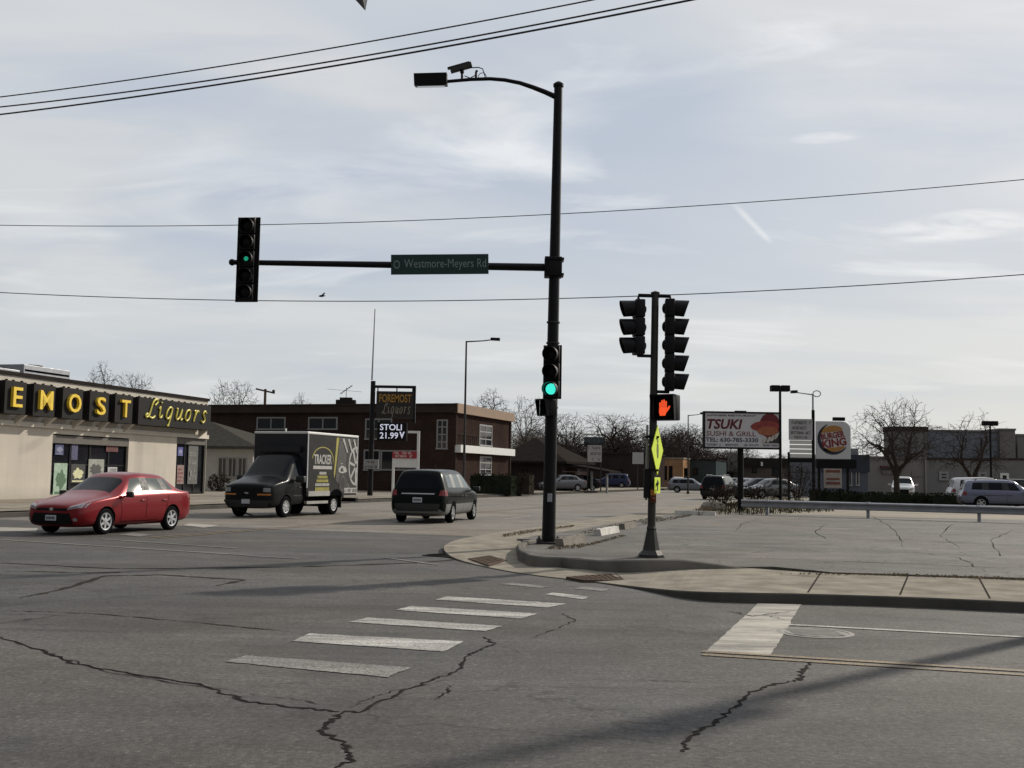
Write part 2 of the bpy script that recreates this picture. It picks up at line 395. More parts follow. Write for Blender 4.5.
M_pad = mat('brick_red_pad', (.115, .088, .073), .85, 0, .25, 8, .3, 40)
M_paint = road_paint('white_road_paint', (.56, .54, .50), C_ASPH, .455, AB_ANG)
M_paintw = road_paint('worn_white_road_paint', (.32, .305, .28), C_ASPH, .50, AB_ANG)
M_stop = road_paint('stop_line_paint', (.46, .43, .37), C_ASPH, .33, AB_ANG)
M_yel = road_paint('yellow_road_paint', (.38, .265, .12), C_ASPH, .50, AB_ANG)
M_tar = mat('crack_tar', (.009, .0085, .008), .95, 0, .3, 20, spec=.1)
M_tar_shadow = mat('sealed_crack_or_shadow', (.047, .043, .039), .8, 0, .3, 12)
def struct(o): o['kind'] = 'structure'; return o
def sheet(name, pts, z, m, parent=None, thick=0):
    mb = MB(); pts = [Vector((p[0], p[1], z)) for p in pts]
    if thick: mb.prism([p - Vector((0, 0, thick)) for p in pts], (0, 0, thick))
    else: mb.quad(pts)
    return mb.build(name, m, parent)
struct(sheet('ground', [(-3000, -800), (3000, -800), (3000, 4500), (-3000, 4500)], -.03, M_ground))
road = struct(sheet('road', [UV(-45, -140), UV(-45, 140), UV(16.6, 140), UV(16.6, -4), UV(33, -9.0), UV(33, -27), UV(23, -40), UV(23, -140)], 0, M_roadB))
struct(sheet('side_road', [UV(27.0, -26.2), UV(27, -9.3), UV(420, -9.3), UV(420, -26.2)], .004, M_roadA))

# corner pavement with kerb: outer rim / inner rim with heights
outer = [(UV(150, -9.4), .12), (UV(60, -9.4), .12), (UV(34, -9.4), .12), (UV(26.5, -9.4), .12), (G(452, 545), .11), (G(440, 552), .09), (G(452, 560), .02), (G(500, 571), .015),
         (G(545, 577.5), .014), (G(590, 582), .014), (G(637, 589), .03), (G(677, 597.5), .09), (G(712, 602.3), .13), (G(822, 604), .13), (G(1017, 611), .13)]
inner = [(UV(150, -7.9), .13), (UV(60, -7.9), .13), (UV(34, -7.9), .13), (UV(27, -7.9), .13), (G(530, 541), .12), (G(517, 548), .11), (G(516, 557), .05), (G(530, 566), .04),
         (G(570, 571.5), .04), (G(610, 573), .05), (G(650, 575.5), .1), (G(690, 574.8), .13), (G(730, 574.6), .13), (G(832, 574, .13), .13), (G(1024, 580, .13), .13)]
e = outer[-1][0]; outer.append((e + DB * 60, .13)); e = inner[-1][0]; inner.append((e + DB * 60, .13))
mb = MB()
def dense(L, k):
    o = []
    for (a, za), (b, zb) in zip(L, L[1:]):
        for i in range(k): o.append((a.lerp(b, i / k), za + (zb - za) * i / k))
    o.append(L[-1]); return o
def smooth(L, n=3):
    for _ in range(n):
        L = [L[0]] + [((L[i - 1][0] + L[i][0] * 2 + L[i + 1][0]) / 4, (L[i - 1][1] + L[i][1] * 2 + L[i + 1][1]) / 4) for i in range(1, len(L) - 1)] + [L[-1]]
    return L
outer = smooth(dense(outer, 4)); inner = smooth(dense(inner, 4), 1)
O = [Vector((p.x, p.y, z)) for p, z in outer]; I = [Vector((p.x, p.y, z)) for p, z in inner]
rows = []
for o_, i_ in zip(O, I):
    q = o_.lerp(i_, min(.4, .16 / max((i_ - o_).length, .01)))
    rows.append((o_ + Vector((0, 0, -.2)), Vector((o_.x, o_.y, o_.z - .015)), o_.lerp(q, .12), q, i_, i_ - Vector((0, 0, .2))))
mb.grid([[r[k] for r in rows] for k in (2, 3, 4, 5)])
pv = struct(mb.build('pavement', M_walk))
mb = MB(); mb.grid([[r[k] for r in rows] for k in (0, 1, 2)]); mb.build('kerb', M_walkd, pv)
mb = MB()
for px0, px1 in (((808, 592.5), (820, 574)), ((900, 595), (908, 576)), ((990, 598.5), (979.5, 579))):
    a = G(*px0, .13); b = G(*px1, .13); t = (b - a).cross(Vector((0, 0, 1))).normalized() * .012
    mb.quad([p + Vector((0, 0, .004)) for p in (a - t, a + t, b + t, b - t)])
mb.build('expansion_joint', M_tar_shadow, pv)
def decal(name, px, m, parent, z=.006, zz=0.0):
    P = [Vector((*G(x, y, zz).xy, z)) for x, y in px]; rd = random.Random(int(px[0][0])); j = lambda: Vector((rd.gauss(0, .006), rd.gauss(0, .006), 0)); n = 26
    return MB().grid([[P[0].lerp(P[1], k / 6).lerp(P[3].lerp(P[2], k / 6), i / n) + (j() if k in (0, 6) or i in (0, n) else Vector()) for k in range(7)] for i in range(n + 1)]).build(name, m, parent)
# tactile pads (raised dots)
for quad in ([(468, 559), (490, 556), (507, 561), (489, 566)], [(566, 577.5), (620, 573.5), (628, 580.5), (584, 580.8)]):
    P = [Vector((*G(x, y, .03).xy, .044)) for x, y in quad]; mb = MB(); mb.prism([p - Vector((0, 0, .05)) for p in P], (0, 0, .05))
    for i in range(1, 9):
        for j in range(1, 6):
            p = P[0].lerp(P[1], i / 9).lerp(P[3].lerp(P[2], i / 9), j / 6); mb.lathe([(.028, 0), (.018, .012)], 6, Matrix.Translation(p))
    mb.build('tactile_pad', M_pad, pv)
# storm inlet at the rounded corner
mb = MB(); mb.box(-.5, .5, -.32, .32, -.1, .02, bev=.01)
for k in range(9): mb.box(-.42 + k * .1, -.38 + k * .1, -.25, .25, .022, .034)
tag(mb.build('storm_drain', M_tar_shadow, None, loc=(*G(452, 556.5, .0).xy, .0), rotz=R(-40)), 'dark iron storm drain grate set in the rounded kerb corner', 'drain')

# parking lot behind the low kerb wall
wall_px = [(531, 544, .10), (522, 548, .16), (516.8, 553.5, .18), (518, 560, .19), (529, 565.4, .18), (545, 566.3, .16), (562, 566.6, .16), (597.7, 570.7, .17), (623, 573.4, .21), (650, 574.3, .23), (679, 574, .23), (700, 573.8, .19), (720, 573.7, .15), (745, 573.5, .09), (775, 573.3, .05)]
base = [(G(x, y, .05), h + .05) for x, y, h in wall_px]
lot_pts = [p for p, h in base]
e1 = Vector((*G(832, 573.4, .13).xy, 0)); e2 = Vector((*G(1024, 579.2, .13).xy, 0))
lot = struct(sheet('parking_lot', [p.lerp(Vector((p.x, p.y + 1, 0)), .12) for p in lot_pts] + [e1, e2, e2 + DB * 60, UV(75, 60), UV(75, -7.85), UV(24, -7.85)], .15, M_lot, thick=.18))
mb = MB(); R0 = []
for i, (p, h) in enumerate(base):
    a = base[max(i - 1, 0)][0]; b = base[min(i + 1, len(base) - 1)][0]; t = (b - a); t.z = 0; t.normalize(); nrm = Vector((-t.y, t.x, 0))
    q = p + nrm * .15
    R0.append([Vector((p.x, p.y, -.05)), Vector((p.x, p.y, h - .02)), Vector((*p.lerp(q, .15).xy, h)), Vector((*p.lerp(q, .85).xy, h)), Vector((q.x, q.y, h - .02)), Vector((q.x, q.y, -.05))])
mb.grid(R0)
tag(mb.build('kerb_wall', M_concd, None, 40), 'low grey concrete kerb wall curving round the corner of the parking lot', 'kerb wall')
struct(sheet('rear_lot', [UV(47, -7.8), UV(47, 70), UV(150, 120), UV(150, -7.8)], .155, M_lotb))
struct(sheet('store_forecourt', [UV(24, -26.6), UV(260, -26.6), UV(260, -120), UV(24, -120)], .19, M_lotb))
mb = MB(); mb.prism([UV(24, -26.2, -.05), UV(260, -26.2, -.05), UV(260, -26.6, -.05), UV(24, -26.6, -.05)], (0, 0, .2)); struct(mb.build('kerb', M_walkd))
mb = MB(); mb.quad([UV(24, -28.2, .196), UV(200, -28.2, .196), UV(200, -30.4, .196), UV(24, -30.4, .196)]); struct(mb.build('sidewalk', M_walk))
struct(sheet('dry_verge', [UV(60, -7.8), UV(140, -7.8), UV(140, -6.6), UV(60, -6.6)], .161, M_ground))

# road markings
bars = [([(224, 662), (246, 656), (411, 668), (388, 678)], M_paintw), ([(292, 641.5), (309, 634), (464, 642), (443, 652)], M_paint), ([(349, 622.3), (368, 618), (503, 626.5), (485, 631.6)], M_paint),
        ([(395, 610.3), (412, 606.3), (538, 614), (521, 619)], M_paint), ([(435, 600), (447, 596.6), (566, 604), (548, 608)], M_paint), ([(545, 594.8), (553, 593), (590, 597), (583, 599.6)], M_paint), ([(501, 584.5), (512, 583), (550, 587), (540, 588.3)], M_paintw), ([(574, 589), (584, 586.8), (611, 589.5), (603, 591.5)], M_paintw)]
for q, m_ in bars: decal('crosswalk_bar', q, m_, road)
decal('stop_line', [(705, 653), (771, 655.2), (801, 604.6), (758, 604)], M_stop, road)
def line(name, p0, p1, w, m_, z=.007, ext=0):
    a = G(*p0) if not isinstance(p0, Vector) else p0; b = G(*p1) if not isinstance(p1, Vector) else p1; a = Vector((a.x, a.y, z)); b = Vector((b.x, b.y, z))
    b = b + (b - a).normalized() * ext; t = (b - a).cross(Vector((0, 0, 1))).normalized() * w / 2
    return MB().quad([a - t, a + t, b + t, b - t]).build(name, m_, road)
line('centre_line', (702, 651.7), (1024, 671.5), .10, M_yel, .007, 40); line('centre_line', (702, 655), (1024, 675.3), .10, M_yel, .007, 40)
line('lane_line', (788, 625), (1024, 637.5), .10, M_paint, .007, 40)
line('crossing_line', (-60, 536), (246, 555.5), .13, M_paintw, .009); line('crossing_line', (100, 539.2), (238, 548.6), .13, M_paintw, .009)
line('crossing_line', (246, 556), (300, 559), .12, M_paintw, .009); line('crossing_line', (385, 558), (438, 565), .12, M_paintw, .009)
decal('stop_line', [(-40, 527), (38, 528.4), (36, 532), (-40, 531)], M_stop, road, .01); decal('stop_line', [(183, 525.4), (190, 523.6), (221, 525.6), (204, 528)], M_stop, road, .01)
decal('lane_arrow', [(118, 535), (133, 533.2), (152, 535), (140, 537)], M_paintw, road, .01)
line('centre_line', (158, 538.5), UV(300, -16.3), .11, M_yel, .01); line('centre_line', (150, 537.7), UV(300, -16.55), .11, M_yel, .01)
for k in range(14):
    u0 = 38 + k * 12; line('lane_dash', UV(u0, -12.9), UV(u0 + 3.2, -12.9), .12, M_paint, .01)
    line('lane_dash', UV(u0 + 2, -22.8), UV(u0 + 5.2, -22.8), .12, M_paint, .01)
line('lane_line', UV(36, -19.6), UV(60, -19.6), .12, M_paintw, .01)
# cracks, and one painted pole shadow: jagged tapering ribbons
def crack_or_shadow(px, w, m_, z=.0045, seed=0, jit=1., zz=0., parent=None, sub=9):
    rd = random.Random(seed); P = []
    for a, b in zip(px, px[1:]):
        A = G(*a, zz); B = G(*b, zz); n = sub
        t = (B - A).cross(Vector((0, 0, 1))).normalized()
        for k in range(n): P.append(A.lerp(B, k / n) + t * (rd.uniform(-.028, .028) * jit if k else rd.uniform(-.01, .01)))
    P.append(G(*px[-1], zz)); rows = []
    for i, p in enumerate(P):
        t = (P[min(i + 1, len(P) - 1)] - P[max(i - 1, 0)]).cross(Vector((0, 0, 1))).normalized()
        f = min(1, (i + 1) / 5, (len(P) - i) / 5) * rd.choice((.25, .5, .7, 1, 1.2)) * rd.uniform(.7, 1.2) * w / 2; rows.append([Vector((*(p + t * f).xy, z)), Vector((*(p - t * f * rd.uniform(.6, 1.2)).xy, z))])
    if w > .02 and m_ is M_tar:   # crumbled, dirt filled edge round the open crack
        e_ = []
        for a, b in rows: c_ = (a + b) / 2; h_ = (a - b).normalized() * max((a - b).length * .8, .009) * rd.uniform(.8, 1.5); e_.append([Vector((*(c_ + h_).xy, z - .0012)), Vector((*(c_ - h_ * rd.uniform(.5, 1.2)).xy, z - .0012))])
        MB().grid(e_).build('crack_edge', M_tar_shadow, parent or road)
    return MB().grid(rows).build('crack_or_shadow', m_, parent or road)
crack_or_shadow([(0, 637), (45, 652), (75, 664), (130, 674), (205, 686), (245, 701), (300, 708), (340, 712)], .023, M_tar, seed=1)
crack_or_shadow([(60, 657), (110, 673), (210, 688), (270, 697), (345, 707)], .015, M_tar, seed=2)
crack_or_shadow([(345, 711), (330, 722), (322, 732), (348, 746), (353, 760), (335, 768)], .024, M_tar, seed=3)
crack_or_shadow([(345, 712), (362, 712), (400, 692), (430, 681), (455, 672), (468, 656), (480, 650), (495, 644), (484, 637)], .021, M_tar, seed=4)
crack_or_shadow([(345, 709), (368, 699), (400, 690), (450, 680)], .012, M_tar, seed=5); crack_or_shadow([(447, 683), (449, 692), (435, 700)], .018, M_tar, seed=6)
crack_or_shadow([(812, 661), (800, 672), (802, 680), (775, 684), (750, 692), (738, 706), (716, 722), (690, 738), (683, 752)], .024, M_tar, seed=7)
crack_or_shadow([(0, 611), (50, 612), (110, 615), (200, 623), (290, 632)], .035, M_tar_shadow, seed=8, jit=.6); crack_or_shadow([(0, 624), (60, 615)], .03, M_tar_shadow, seed=9)
crack_or_shadow([(20, 598), (60, 590), (105, 576), (160, 575), (245, 580), (215, 586)], .10, M_tar_shadow, seed=10, jit=.7)
crack_or_shadow([(525, 640), (560, 628), (575, 620), (560, 612)], .02, M_tar_shadow, seed=11); crack_or_shadow([(0, 571), (90, 573), (130, 572)], .12, M_tar_shadow, seed=12)
crack_or_shadow([(0, 563), (120, 569), (300, 567), (420, 563), (530, 553)], .16, M_tar_shadow, seed=20, jit=.8)  # tall pole's cast shadow, painted on the road as a dark ribbon
crack_or_shadow([(640, 680), (700, 683)], .015, M_tar_shadow, seed=13); crack_or_shadow([(725, 610), (752, 617), (790, 612)], .03, M_tar_shadow, seed=14, z=.009)
crack_or_shadow([(760, 615), (790, 621)], .02, M_tar_shadow, seed=15, z=.009)
for k, px in enumerate(([(640, 534), (720, 533), (790, 535), (900, 541), (1024, 545)], [(830, 541), (815, 532), (826, 524)], [(905, 550), (897, 533), (880, 520), (868, 515)], [(560, 540), (640, 525), (690, 516)], [(700, 556), (800, 560), (960, 566), (1024, 570)],
                        [(930, 553), (1000, 556), (990, 540), (1015, 530)], [(700, 520), (800, 521), (1024, 529)], [(955, 522), (940, 536), (960, 548)], [(640, 546), (760, 547), (860, 553)], [(735, 533), (742, 524), (760, 519)], [(985, 572), (960, 558), (905, 551)])):
    crack_or_shadow(px, .032, M_tar_shadow, .156, 30 + k, 1.6, .15, lot, 7)
# manhole
mb = MB(); mb.lathe([(.40, -.05), (.40, .006), (.35, .007), (.35, .003), (.31, .003), (.31, .007), (.02, .007)], 28)
for k in range(6): mb.box(-.25, .25, -.02 + (k - 2.5) * .08, .02 + (k - 2.5) * .08, .007, .011)
tag(mb.build('manhole_cover', mat('cast_iron', (.24, .225, .21), .7, .3, .3, 8), None, loc=(*G(815, 633).xy, 0)), 'round iron manhole cover in the road beside the white stop line', 'manhole cover')
# parking blocks
M_blkw = mat('white_block_paint', (.6, .58, .54), .8, 0, .25, 6); M_blkg = mat('grey_block', (.24, .22, .19), .9, 0, .25, 6)
def pblock(px, L, m_, label, dirv=DA, Y=None, h=.16):
    p = G(*px, .16); mb = MB()
    mb.prism([(-L / 2, -.10, 0), (-L / 2, .10, 0), (-L / 2, .07, h), (-L / 2, -.07, h)], (L, 0, 0))
    for s_ in (-.3, .3): mb.lathe([(.025, h), (.025, h + .012)], 8, Matrix.Translation((s_ * L, 0, 0)))
    tag(mb.build('parking_block', m_, None, loc=(p.x, p.y, .15), rotz=math.atan2(dirv.y, dirv.x)), label, 'parking block', 'concrete parking blocks round the lot')
pblock((571, 543.5), 1.8, M_blkg, 'tan concrete parking block right beside the tall mast arm pole base')
pblock((607, 533.5), 2.0, M_blkw, 'white concrete parking block between the tall pole and the short signal pole')
pblock((628, 528), 1.6, M_blkg, 'grey concrete parking block just behind the white block near the kerb')
pblock((689, 514.5), 1.1, M_blkw, 'small white parking block left of the grass by the restaurant sign', DB)
pblock((704, 515), .9, M_blkw, 'short chipped white parking block nearest the restaurant sign post', DB)
pblock((785, 504.5), 1.6, M_blkw, 'white parking block under the left end of the guardrail', DB)
pblock((824, 504.5), 1.9, M_blkw, 'white parking block under the guardrail near its second post', DB)
pblock((822, 496), 2.2, M_blkw, 'white parking block behind the guardrail below the burger sign', DB)
# ---------------------------------------------------------------- signals and poles
def emit_mat(name, c, s):
    mt, nt_, b = _nt(name); b.inputs['Base Color'].default_value = (*[x * .5 for x in c], 1)
    b.inputs['Emission Color'].default_value = (*c, 1); b.inputs['Emission Strength'].default_value = s; b.inputs['Roughness'].default_value = .3; return mt
M_green = emit_mat('green_signal_light', (.06, .86, .68), 1.0)
M_greend = emit_mat('green_arrow_light', (.02, .6, .35), .45)
M_hand = emit_mat('orange_hand_light', (1.0, .10, .025), .85)
M_lensd = mat('unlit_lens', (.006, .006, .006), .3, 0, .2, 10, spec=.15)
M_fluo = mat('fluorescent_yellow_green', (.68, .86, .03), .55, 0, .08, 5)
M_txtk = mat('black_lettering', (.015, .015, .015), .7, 0, .1, 5)
M_rust = mat('rusty_steel', (.10, .055, .03), .8, .2, .4, 9, .3)
M_galvp = mat('dark_weathered_pole', (.035, .033, .03), .6, .2, .3, 3)
def arc_visor(mb, r, L, zc, y0, a0=-55, a1=235, n=22, t=.012, slope=.06):
    rows = []
    for k in range(n + 1):
        a = R(a0 + (a1 - a0) * k / n); c, s = math.cos(a), math.sin(a); f = .62 + .38 * (s + 1) / 2
        o = lambda rr, y, dz=0: Vector((c * rr, y, zc + s * rr - dz))
        rows.append([o(r, y0), o(r + .004, y0 - L * f, slope * .2), o(r - t, y0 - L * f, slope * .2), o(r - t, y0)])
    return mb.grid(rows)
def signal_head(name, label, loc, theta, n, sec=.355, lit=None, litm=None, plate=None, litr=None, vis=.27):
    t = thing(name, label, 'traffic light', loc, R(theta), 'traffic signals at the crossing'); H = n * sec
    mb = MB()
    for k in range(n): mb.box(-.17, .17, -.09, .09, k * sec + .006, (k + 1) * sec - .006, bev=.02)
    for k in range(n): mb.ball(Vector((0, .09, (k + .5) * sec)), .10, 6, (1, .55, 1))
    mb.build('housing', M_black, t, 40)
    if plate: 
        mb = MB(); mb.box(-plate, plate, .02, .035, -.02, H + .02)
        for k in range(n * 2): mb.lathe([(.015, 0), (.015, .006)], 6, Matrix.Translation((plate - .045, .018, (k + .5) * sec / 2)) @ Matrix.Rotation(R(90), 4, 'X'))
        mb.build('backplate', M_blackm, t)
    for k in range(n):
        zc = (k + .5) * sec
        mb = MB(); arc_visor(mb, .155, vis, zc, -.088); mb.build('visor', M_black, t, 40)
        m_ = litm if lit == k else M_lensd; rr = (litr or .14) if lit == k else .14
        mb = MB(); mb.lathe([(rr, 0), (rr * .8, .018), (rr * .4, .03), (.004, .034)], 20, Matrix.Translation((0, -.092, zc)) @ Matrix.Rotation(R(90), 4, 'X')); mb.build('lens', m_, t, 60)
    return t
def hand(mb, c, h, y):
    """upright open palm, h high, as five flat digits and a palm"""
    s = h / 10
    def P(pts): mb.prism([(c[0] + a * s, y, c[1] + b * s) for a, b in pts], (0, -.006, 0))
    P([(-2.1, -4.6), (1.3, -4.6), (2.2, -2.4), (2.3, .5), (-2.5, .5), (-2.6, -2.5)])
    for x0, z1, w_ in ((-2.5, 3.3, .95), (-1.25, 4.6, 1.0), (.05, 4.9, 1.0), (1.35, 4.0, .95)):
        P([(x0, .62), (x0 + w_, .62), (x0 + w_, z1 - .35), (x0 + w_ * .7, z1), (x0 + w_ * .3, z1), (x0, z1 - .35)])
    P([(2.35, -2.6), (4.1, -.3), (4.5, 1.0), (3.7, 1.2), (2.42, -.3)])
def ped_signal(label, loc, theta, lit=True, s=.44):
    t = thing('pedestrian_signal', label, 'walk signal', loc, R(theta)); mb = MB()
    mb.box(-s / 2, s / 2, -.09, .12, 0, s, bev=.025); mb.build('housing', M_black, t, 40)
    mb = MB(); d = .12
    mb.box(-s / 2, s / 2, -.09 - d, -.092, s - .025, s); mb.box(-s / 2, s / 2, -.09 - d * .5, -.092, 0, .02)
    for sx in (-1, 1): mb.prism([(sx * s / 2, -.092, .02), (sx * s / 2, -.09 - d * .5, .02), (sx * s / 2, -.09 - d, s - .026), (sx * s / 2, -.092, s - .026)], (-sx * .015, 0, 0))
    mb.build('hood', M_black, t)
    mb = MB(); mb.box(-s / 2 + .03, s / 2 - .03, -.097, -.091, .035, s - .035); f = mb.build('screen', M_dark, t)
    if lit: mb = MB(); hand(mb, (-.01, s * .48), s * .66, -.0985); mb.build('hand_symbol', M_hand, f)
    return t

# tall mast arm pole (both signal poles lean very slightly, as in the photograph)
LEAN = R(.5)
def leaned(p, a=None): return Matrix.Rotation(-(a or LEAN), 3, 'Y') @ p
YP = 23.7; Bp = AT(548.5, 541.5, YP); Bp = Vector((Bp.x, YP, .15)); Tz = AT(557, 82, YP).z
t = thing('mast_arm_pole', 'tall black tapered pole with long mast arm and curved lamp arm', 'traffic pole', Bp); t.rotation_euler.y = LEAN
mb = MB(); mb.tube([(0, 0, .04), (0, 0, .5), (0, 0, 5.5), (0, 0, Tz - .25)], [.148, .142, .118, .094], 20); mb.lathe([(.115, Tz - .26), (.118, Tz - .2), (.07, Tz - .16), (.01, Tz - .13)], 20); mb.build('pole', M_black, t, 40)
mb = MB(); mb.box(-.26, .26, -.26, .26, .0, .045, bev=.008)
for a in (-1, 1):
    for b in (-1, 1): mb.lathe([(.035, .045), (.035, .10), (.02, .10), (.02, .15)], 6, Matrix.Translation((a * .2, b * .2, 0))); mb.box(a * .2 - .055, a * .2 + .055, b * .2 - .055, b * .2 + .055, .03, .09)
mb.build('base_plate', M_galvp, t, 40)
mb = MB(); mb.lathe([(.48, -.25), (.48, 0)], 24); mb.build('footing', M_concd, t, 40)
for zs_ in (2.9, 4.3, 4.75): MB().lathe([(.146, zs_), (.146, zs_ + .03)], 20).build('strap', M_galvp, t, 40)
q = AT(546, 497.5, YP) - Bp; mb = MB(); mb.box(-.05, .05, -.153, -.13, q.z - .09, q.z + .09, bev=.01); mb.build('handhole_cover', M_galv, t)
a0 = AT(548, 268, YP) - Bp; a1 = leaned(AT(233, 262.3, YP) - Bp); za = AT(553, 267.5, YP).z - Bp.z
mb = MB(); mb.tube([(0, 0, za), (a1.x * .3, 0, za + (a1.z - za) * .3), (a1.x * .66, 0, za + (a1.z - za) * .66), (a1.x, 0, a1.z)], [.085, .078, .066, .055], 14); mb.ball(Vector((a1.x - .02, 0, a1.z)), .075, 6); mb.build('mast_arm', M_black, t, 40)
mb = MB(); mb.box(-.22, .16, -.16, .16, za - .22, za + .22, bev=.02)
for b in (-.17, .17): mb.box(-.2, .2, -.19, .19, za + b - .02, za + b + .02)
mb.build('arm_clamp', M_black, t, 40)
pts = [leaned(AT(x, y, YP) - Bp) for x, y in ((556, 97), (545, 92), (532, 87), (520, 83), (505, 80), (490, 78.8), (470, 79.5), (447, 81.5))]
mb = MB(); mb.tube(pts, [.06, .055, .05, .045, .042, .04, .038, .036], 10); mb.build('lamp_arm', M_black, t, 40)
l0 = leaned(AT(431, 80.5, YP) - Bp)
mb = MB(); Ml = Matrix.Translation(l0) @ Matrix.Rotation(R(-3), 4, 'Y') @ Matrix.Rotation(R(14), 4, 'X')
mb.prism([Ml @ Vector(p) for p in ((-.36, -.24, -.12), (.36, -.24, -.12), (.36, .24, -.12), (-.36, .24, -.12))], Ml.to_3x3() @ Vector((.0, 0, .26))); lum = mb.build('luminaire', M_black, t)
mb = MB(); mb.box(-.3, .3, -.19, .19, -.135, -.122, Ml); mb.build('lamp_glass', M_winglass, lum)
# camera on the lamp arm
c0 = AT(462, 79, YP); t2 = thing('traffic_camera', 'small grey box camera tilted on a post above the lamp arm', 'camera', c0)
mb = MB(); Mc = Matrix.Translation((-.02, 0, .26)) @ Matrix.Rotation(R(-17), 4, 'Y'); mb.box(-.25, .24, -.07, .07, -.055, .055, Mc, .01); mb.box(-.3, .2, -.08, .08, .056, .066, Mc); mb.build('camera_body', M_galvp, t2)
mb = MB(); mb.tube([(0, 0, -.03), (0, 0, .2)], .028, 8); mb.ball(Vector((0, 0, .16)), .05, 5); mb.build('camera_post', M_black, t2)
mb = MB(); mb.tube([(.05, 0, .25), (.36, 0, .27), (.45, 0, .24), (.5, 0, .1), (.52, 0, .0)], .012, 6); mb.tube([(.31, 0, 0), (.31, 0, .16), (.33, 0, .2)], .028, 8)
mb.tube([(.45 + .09 * math.cos(k * .7), 0, .06 + .09 * math.sin(k * .7)) for k in range(10)], .009, 5); mb.tube([(.05, .02, .08), (.18, .02, .03), (.3, .02, .1)], .012, 5); mb.build('cable', M_black, t2)
# signals on the tall pole
b = AT(246, 301, YP - .2); signal_head('traffic_signal', 'black five section traffic light with backplate at the end of the mast arm', b, -6, 5, (AT(246, 218, YP - .2).z - b.z) / 5, 2, M_greend, .25, .05, .13)
b = AT(551.8, 398, YP - .32); sg = signal_head('traffic_signal', 'three section traffic light glowing green fixed to the tall black pole', b, -14, 3, (AT(551, 346, YP - .32).z - b.z) / 3, 0, M_green, .2, .118)
MB().box(-.05, .05, .08, .2, .1, .14).build('bracket', M_black, sg); MB().box(-.05, .05, .08, .2, .9, .94).build('bracket', M_black, sg)
ped_signal('black walk signal seen from the side under the green traffic light', AT(547.5, 416, YP - .12), -55, False, .36)
# street name sign
a = AT(391, 277, YP - .1); b = AT(489, 256, YP - .1); wd = b.x - a.x; ht = b.z - AT(489, 276, YP - .1).z
t = thing('street_name_sign', 'green street name sign hung on the mast arm', 'street sign', Vector((a.x, YP - .12, AT(440, 276.5, YP).z)), 0)
t.rotation_euler.y = R(-1.4)
mb = MB(); mb.box(0, wd, -.012, .012, 0, ht, bev=.006); mb.build('sign_panel', mat('sign_green', (.003, .030, .026), .5, 0, .1, 3), t)
mb = MB(); put_text(mb, 'Westmore-Meyers Rd', (wd * .555, -.014, ht * .48), wd * .84, ht * .56, depth=.004)
mb.lathe([(ht * .13, 0), (ht * .18, 0), (ht * .18, .004), (ht * .13, .004)], 24, Matrix.Translation((wd * .06, -.013, ht * .5)) @ Matrix.Rotation(R(90), 4, 'X') @ Matrix.Diagonal((.85, 1.15, 1, 1)), False)
mb.build('lettering', mat('sign_lettering', (.20, .26, .25), .5, 0, .1, 4), t)
for k in (.2, .8): MB().box(wd * k - .03, wd * k + .03, .013, .06, ht * .2, ht * .9).build('bracket', M_black, t)

# short signal pole
Yq = 20.2; Bq = AT(651, 557, Yq); Bq = Vector((Bq.x, Yq, .15)); Tq = AT(655, 294, Yq).z - .15
t = thing('signal_pole', 'short dark signal pole on a flared base at the lot corner', 'signal pole', Bq); t.rotation_euler.y = R(.62)
mb = MB(); mb.tube([(0, 0, .3), (0, 0, Tq)], [.075, .066], 14); mb.lathe([(.08, Tq), (.085, Tq + .03), (.01, Tq + .06)], 12); mb.build('pole', M_galvp, t, 40)
mb = MB(); mb.lathe([(.24, -.02), (.24, .05), (.20, .09), (.16, .13), (.125, .3), (.10, .44), (.085, .5), (.095, .52), (.08, .56)], 8, Matrix.Rotation(R(22.5), 4, 'Z')); mb.lathe([(.27, -.08), (.27, .012)], 8, Matrix.Rotation(R(22.5), 4, 'Z')); mb.build('base', M_galvp, t, 30)
def q3(x, y, dy=0): return leaned(AT(x, y, Yq + dy) - Bq, R(.62))
xl, xr = q3(638.5, 297).x, q3(670, 297).x
mb = MB(); zt = q3(655, 296).z; mb.tube([(xl, -.02, zt - .08), (xl, -.02, zt), (xr, -.02, zt), (xr, -.02, zt - .08)], .035, 8); zb_ = q3(645, 356).z; mb.build('bracket', M_black, t, 40); mb = MB(); mb.tube([(xl, -.02, zb_ + .06), (xl, -.02, zb_), (0, -.02, zb_)], .03, 8); mb.build('bracket', M_black, t, 40); mb = MB()
zc_ = q3(668, 391).z; mb.tube([(0, -.02, zc_ - .02), (xr, -.02, zc_ - .02), (xr, -.02, zc_ + .06)], .03, 8); mb.build('bracket', M_black, t, 40)
mb = MB(); z0, z1 = q3(648, 500).z, q3(648, 425).z; mb.tube([(-.11, -.03, z0), (-.11, -.03, z1)], .022, 8)
mb.build('conduit', mat('grey_conduit', (.30, .30, .31), .5, .2, .1, 4), t, 40)
for y in (437, 470, 484): zz_ = q3(650, y).z; MB().box(-.15, .1, -.09, .09, zz_ - .02, zz_ + .02).build('clamp', M_black, t)
mb = MB()
mb.box(-.16, -.06, -.10, -.02, q3(648, 498).z, q3(648, 470).z); mb.build('junction_box', M_black, t)
b = AT(638.5, 355, Yq - .02); signal_head('traffic_signal', 'three section traffic light facing left on the short signal pole', b, -84, 3, (AT(638.5, 300, Yq).z - b.z) / 3)
b = AT(669.5, 391, Yq - .02); signal_head('traffic_signal', 'five section traffic light facing right on the short signal pole', b, 84, 5, (AT(669.5, 299.5, Yq).z - b.z) / 5)
ped_signal('walk signal showing an orange hand on the short signal pole', AT(666, 420.5, Yq - .1), -33, True, .47)
